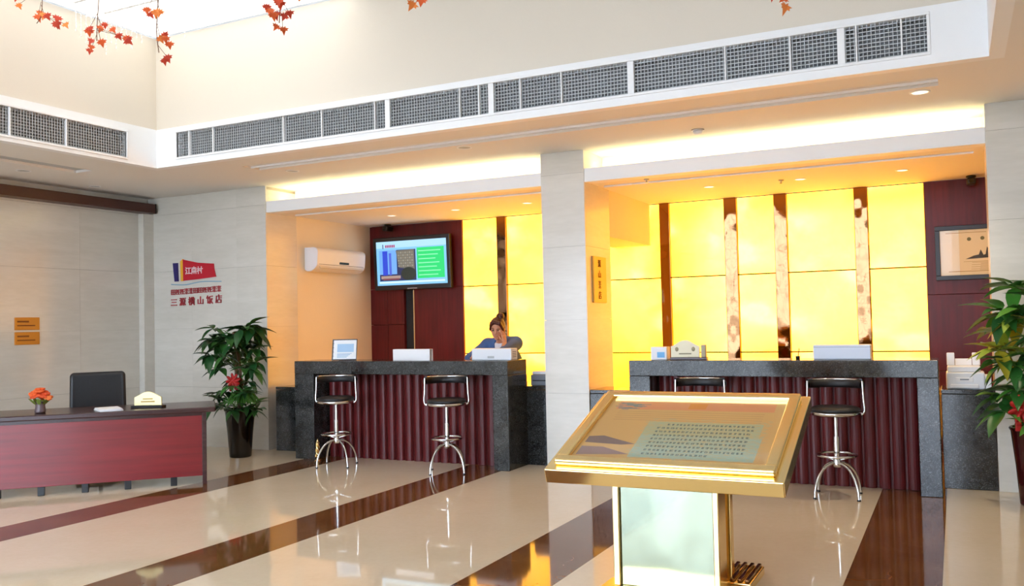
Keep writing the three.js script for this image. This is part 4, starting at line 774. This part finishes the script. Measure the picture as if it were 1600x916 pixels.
  const legs = uni(0.03, [cap([0.09, 0.9, 0.02], [0.1, 0.5, 0.04], 0.085, 0.058), cap([-0.09, 0.9, 0.02], [-0.1, 0.5, 0.04], 0.085, 0.058), cap([0.1, 0.5, 0.04], [0.1, 0.09, 0.0], 0.055, 0.036), cap([-0.1, 0.5, 0.04], [-0.1, 0.09, 0.0], 0.055, 0.036)]);
  const trunk = uni(0.08, [cap([0, 0.92, 0.0], [0, 1.08, 0.12], 0.13, 0.115), cap([0.01, 1.08, 0.12], [0.01, 1.24, 0.25], 0.115, 0.12), cap(sh.L, sh.R, 0.055, 0.055)]);
  const upL = cap(sh.L, el.L, 0.05, 0.038), upR = cap(sh.R, el.R, 0.05, 0.038);
  const skinM = std({ color: 0xc98d6c, roughness: 0.55 }), body = uni(0.03, [trunk, legs, upL, upR, foreL, foreR, neck]);
  // the body is one mesh: coarse trunk and limbs, finer head and hands
  mesh('body', [skin((x, y, z) => smin(body(x, y, z), face(x, y, z) + 0.004, 0.03), [-0.45, 0.05, -0.2], [0.45, 1.44, 0.92], 0.014), skin((x, y, z) => smin(face(x, y, z), neck(x, y, z), 0.025), [-0.12, 1.33, 0.28], [0.16, 1.63, 0.6], 0.005), skin((x, y, z) => smin(handL(x, y, z), foreL(x, y, z), 0.01), [0.03, 1.24, 0.38], [0.26, 1.54, 0.64], 0.0045), skin((x, y, z) => smin(handR(x, y, z), foreR(x, y, z), 0.01), [-0.26, 1.08, 0.56], [0.08, 1.24, 0.9], 0.005)], skinM, t);
  // eyes, brows, lips
  const hg = new THREE.Group(); hg.position.set(...head); hg.rotation.set(0.3, 0.2, -0.1); hg.name = 'facial_features'; t.add(hg);
  for (const s of [-1, 1]) { mesh('eye', ball(0.0115, s * 0.031, 0.006, 0.078, 1, 0.75, 0.7), std({ color: 0x2a1c18, roughness: 0.2 }), hg); mesh('eyebrow', tube([V(s * 0.016, 0.026, 0.09), V(s * 0.032, 0.03, 0.088), V(s * 0.048, 0.024, 0.076)], 0.0032, 8, 5), std({ color: 0x3a2016, roughness: 0.9 }), hg); }
  mesh('lips', ball(0.021, 0, -0.059, 0.0805, 1, 0.4, 0.5), std({ color: 0xb0524e, roughness: 0.45 }), hg);
  // hair with a bun
  const hairF = inHead((x, y, z) => {
    let d = ell([0, 0.035, -0.02], [0.086, 0.1, 0.103])(x, y, z);
    d = Math.max(d, z - (0.045 + 0.9 * (y - 0.05)));
    for (const s of [-1, 1]) d = smin(d, cap([s * 0.05, 0.085, 0.06], [s * 0.078, 0.0, 0.035], 0.02, 0.011)(x, y, z), 0.02);
    d = smin(d, cap([-0.03, 0.1, 0.055], [0.045, 0.085, 0.068], 0.019, 0.016)(x, y, z), 0.02);
    d = smin(d, ell([0.03, 0.135, -0.055], [0.046, 0.042, 0.046])(x, y, z), 0.015);
    return d + 0.0018 * Math.sin(x * 260 + y * 90);
  });
  mesh('hair', skin(hairF, [-0.14, 1.36, 0.22], [0.2, 1.72, 0.6], 0.006), std({ color: 0x4a1c12, roughness: 0.5 }), t);
  // clothes: cardigan with sleeves, vest, white blouse at the neck, dark skirt, shoes
  const clip = (f, g) => (x, y, z) => Math.max(f(x, y, z), g(x, y, z));
  const shirt = uni(0.05, [trunk, cap([0.01, 1.29, 0.28], [0.015, 1.33, 0.33], 0.07, 0.06)]);
  mesh('blouse', skin(clip((x, y, z) => shirt(x, y, z) - 0.008, (x, y, z) => Math.max(0.9 - y, y - 1.35 + (z - 0.3) * 0.5)), [-0.35, 0.86, -0.2], [0.35, 1.42, 0.5], 0.011), std({ color: 0xe9e6ea, roughness: 0.8 }), t);
  const coat = uni(0.045, [trunk, upL, upR]), cuffL = cap(sh.L, el.L, 0.06, 0.05), cuffR = cap(sh.R, el.R, 0.06, 0.05), fR = cap(el.R, [el.R[0] + 0.1, el.R[1] + 0.02, el.R[2] + 0.11], 0.052, 0.042), fL = cap(el.L, [el.L[0] - 0.035, el.L[1] + 0.035, el.L[2] - 0.075], 0.052, 0.044);
  const cardi = uni(0.03, [(x, y, z) => coat(x, y, z) - 0.02, cuffL, cuffR, fR, fL]);
  mesh('cardigan', skin(clip(cardi, (x, y, z) => Math.max(0.84 - y, y - 1.39, (z > 0.05 + (y - 0.92) * 0.75 && Math.abs(x - 0.005) < 0.2) ? 0.055 - Math.abs(x - 0.005) + 0.12 * Math.max(0, 1.28 - y) * 0 : -1)), [-0.45, 0.8, -0.22], [0.45, 1.44, 0.86], 0.011), std({ color: 0x3f5f92, roughness: 0.85, bumpMap: T.leather, bumpScale: 0.002 }), t);
  mesh('skirt', lathe([[0.15, 0.95], [0.17, 0.85], [0.185, 0.7], [0.2, 0.48], [0.19, 0.48], [0.16, 0.85], [0.14, 0.95]], 32).scale(1, 1, 0.8).translate(0, 0, 0.02), std({ color: 0x23252e, roughness: 0.8 }), t);
  for (const s of [-1, 1]) mesh('shoe', [rb(s * 0.1 - 0.042, s * 0.1 + 0.042, 0, 0.025, -0.08, 0.17, 0.012, 2), ball(0.05, s * 0.1, 0.045, 0.08, 0.8, 0.7, 1.6), ball(0.048, s * 0.1, 0.06, -0.02, 0.85, 1, 1)], M.blackPlastic, t);
}
scene.traverse((o) => { if (o.isMesh) { o.castShadow = true; o.receiveShadow = true; } if (o.isSpotLight || o.isPointLight) o.castShadow = true; });
renderer.render(scene, camera);
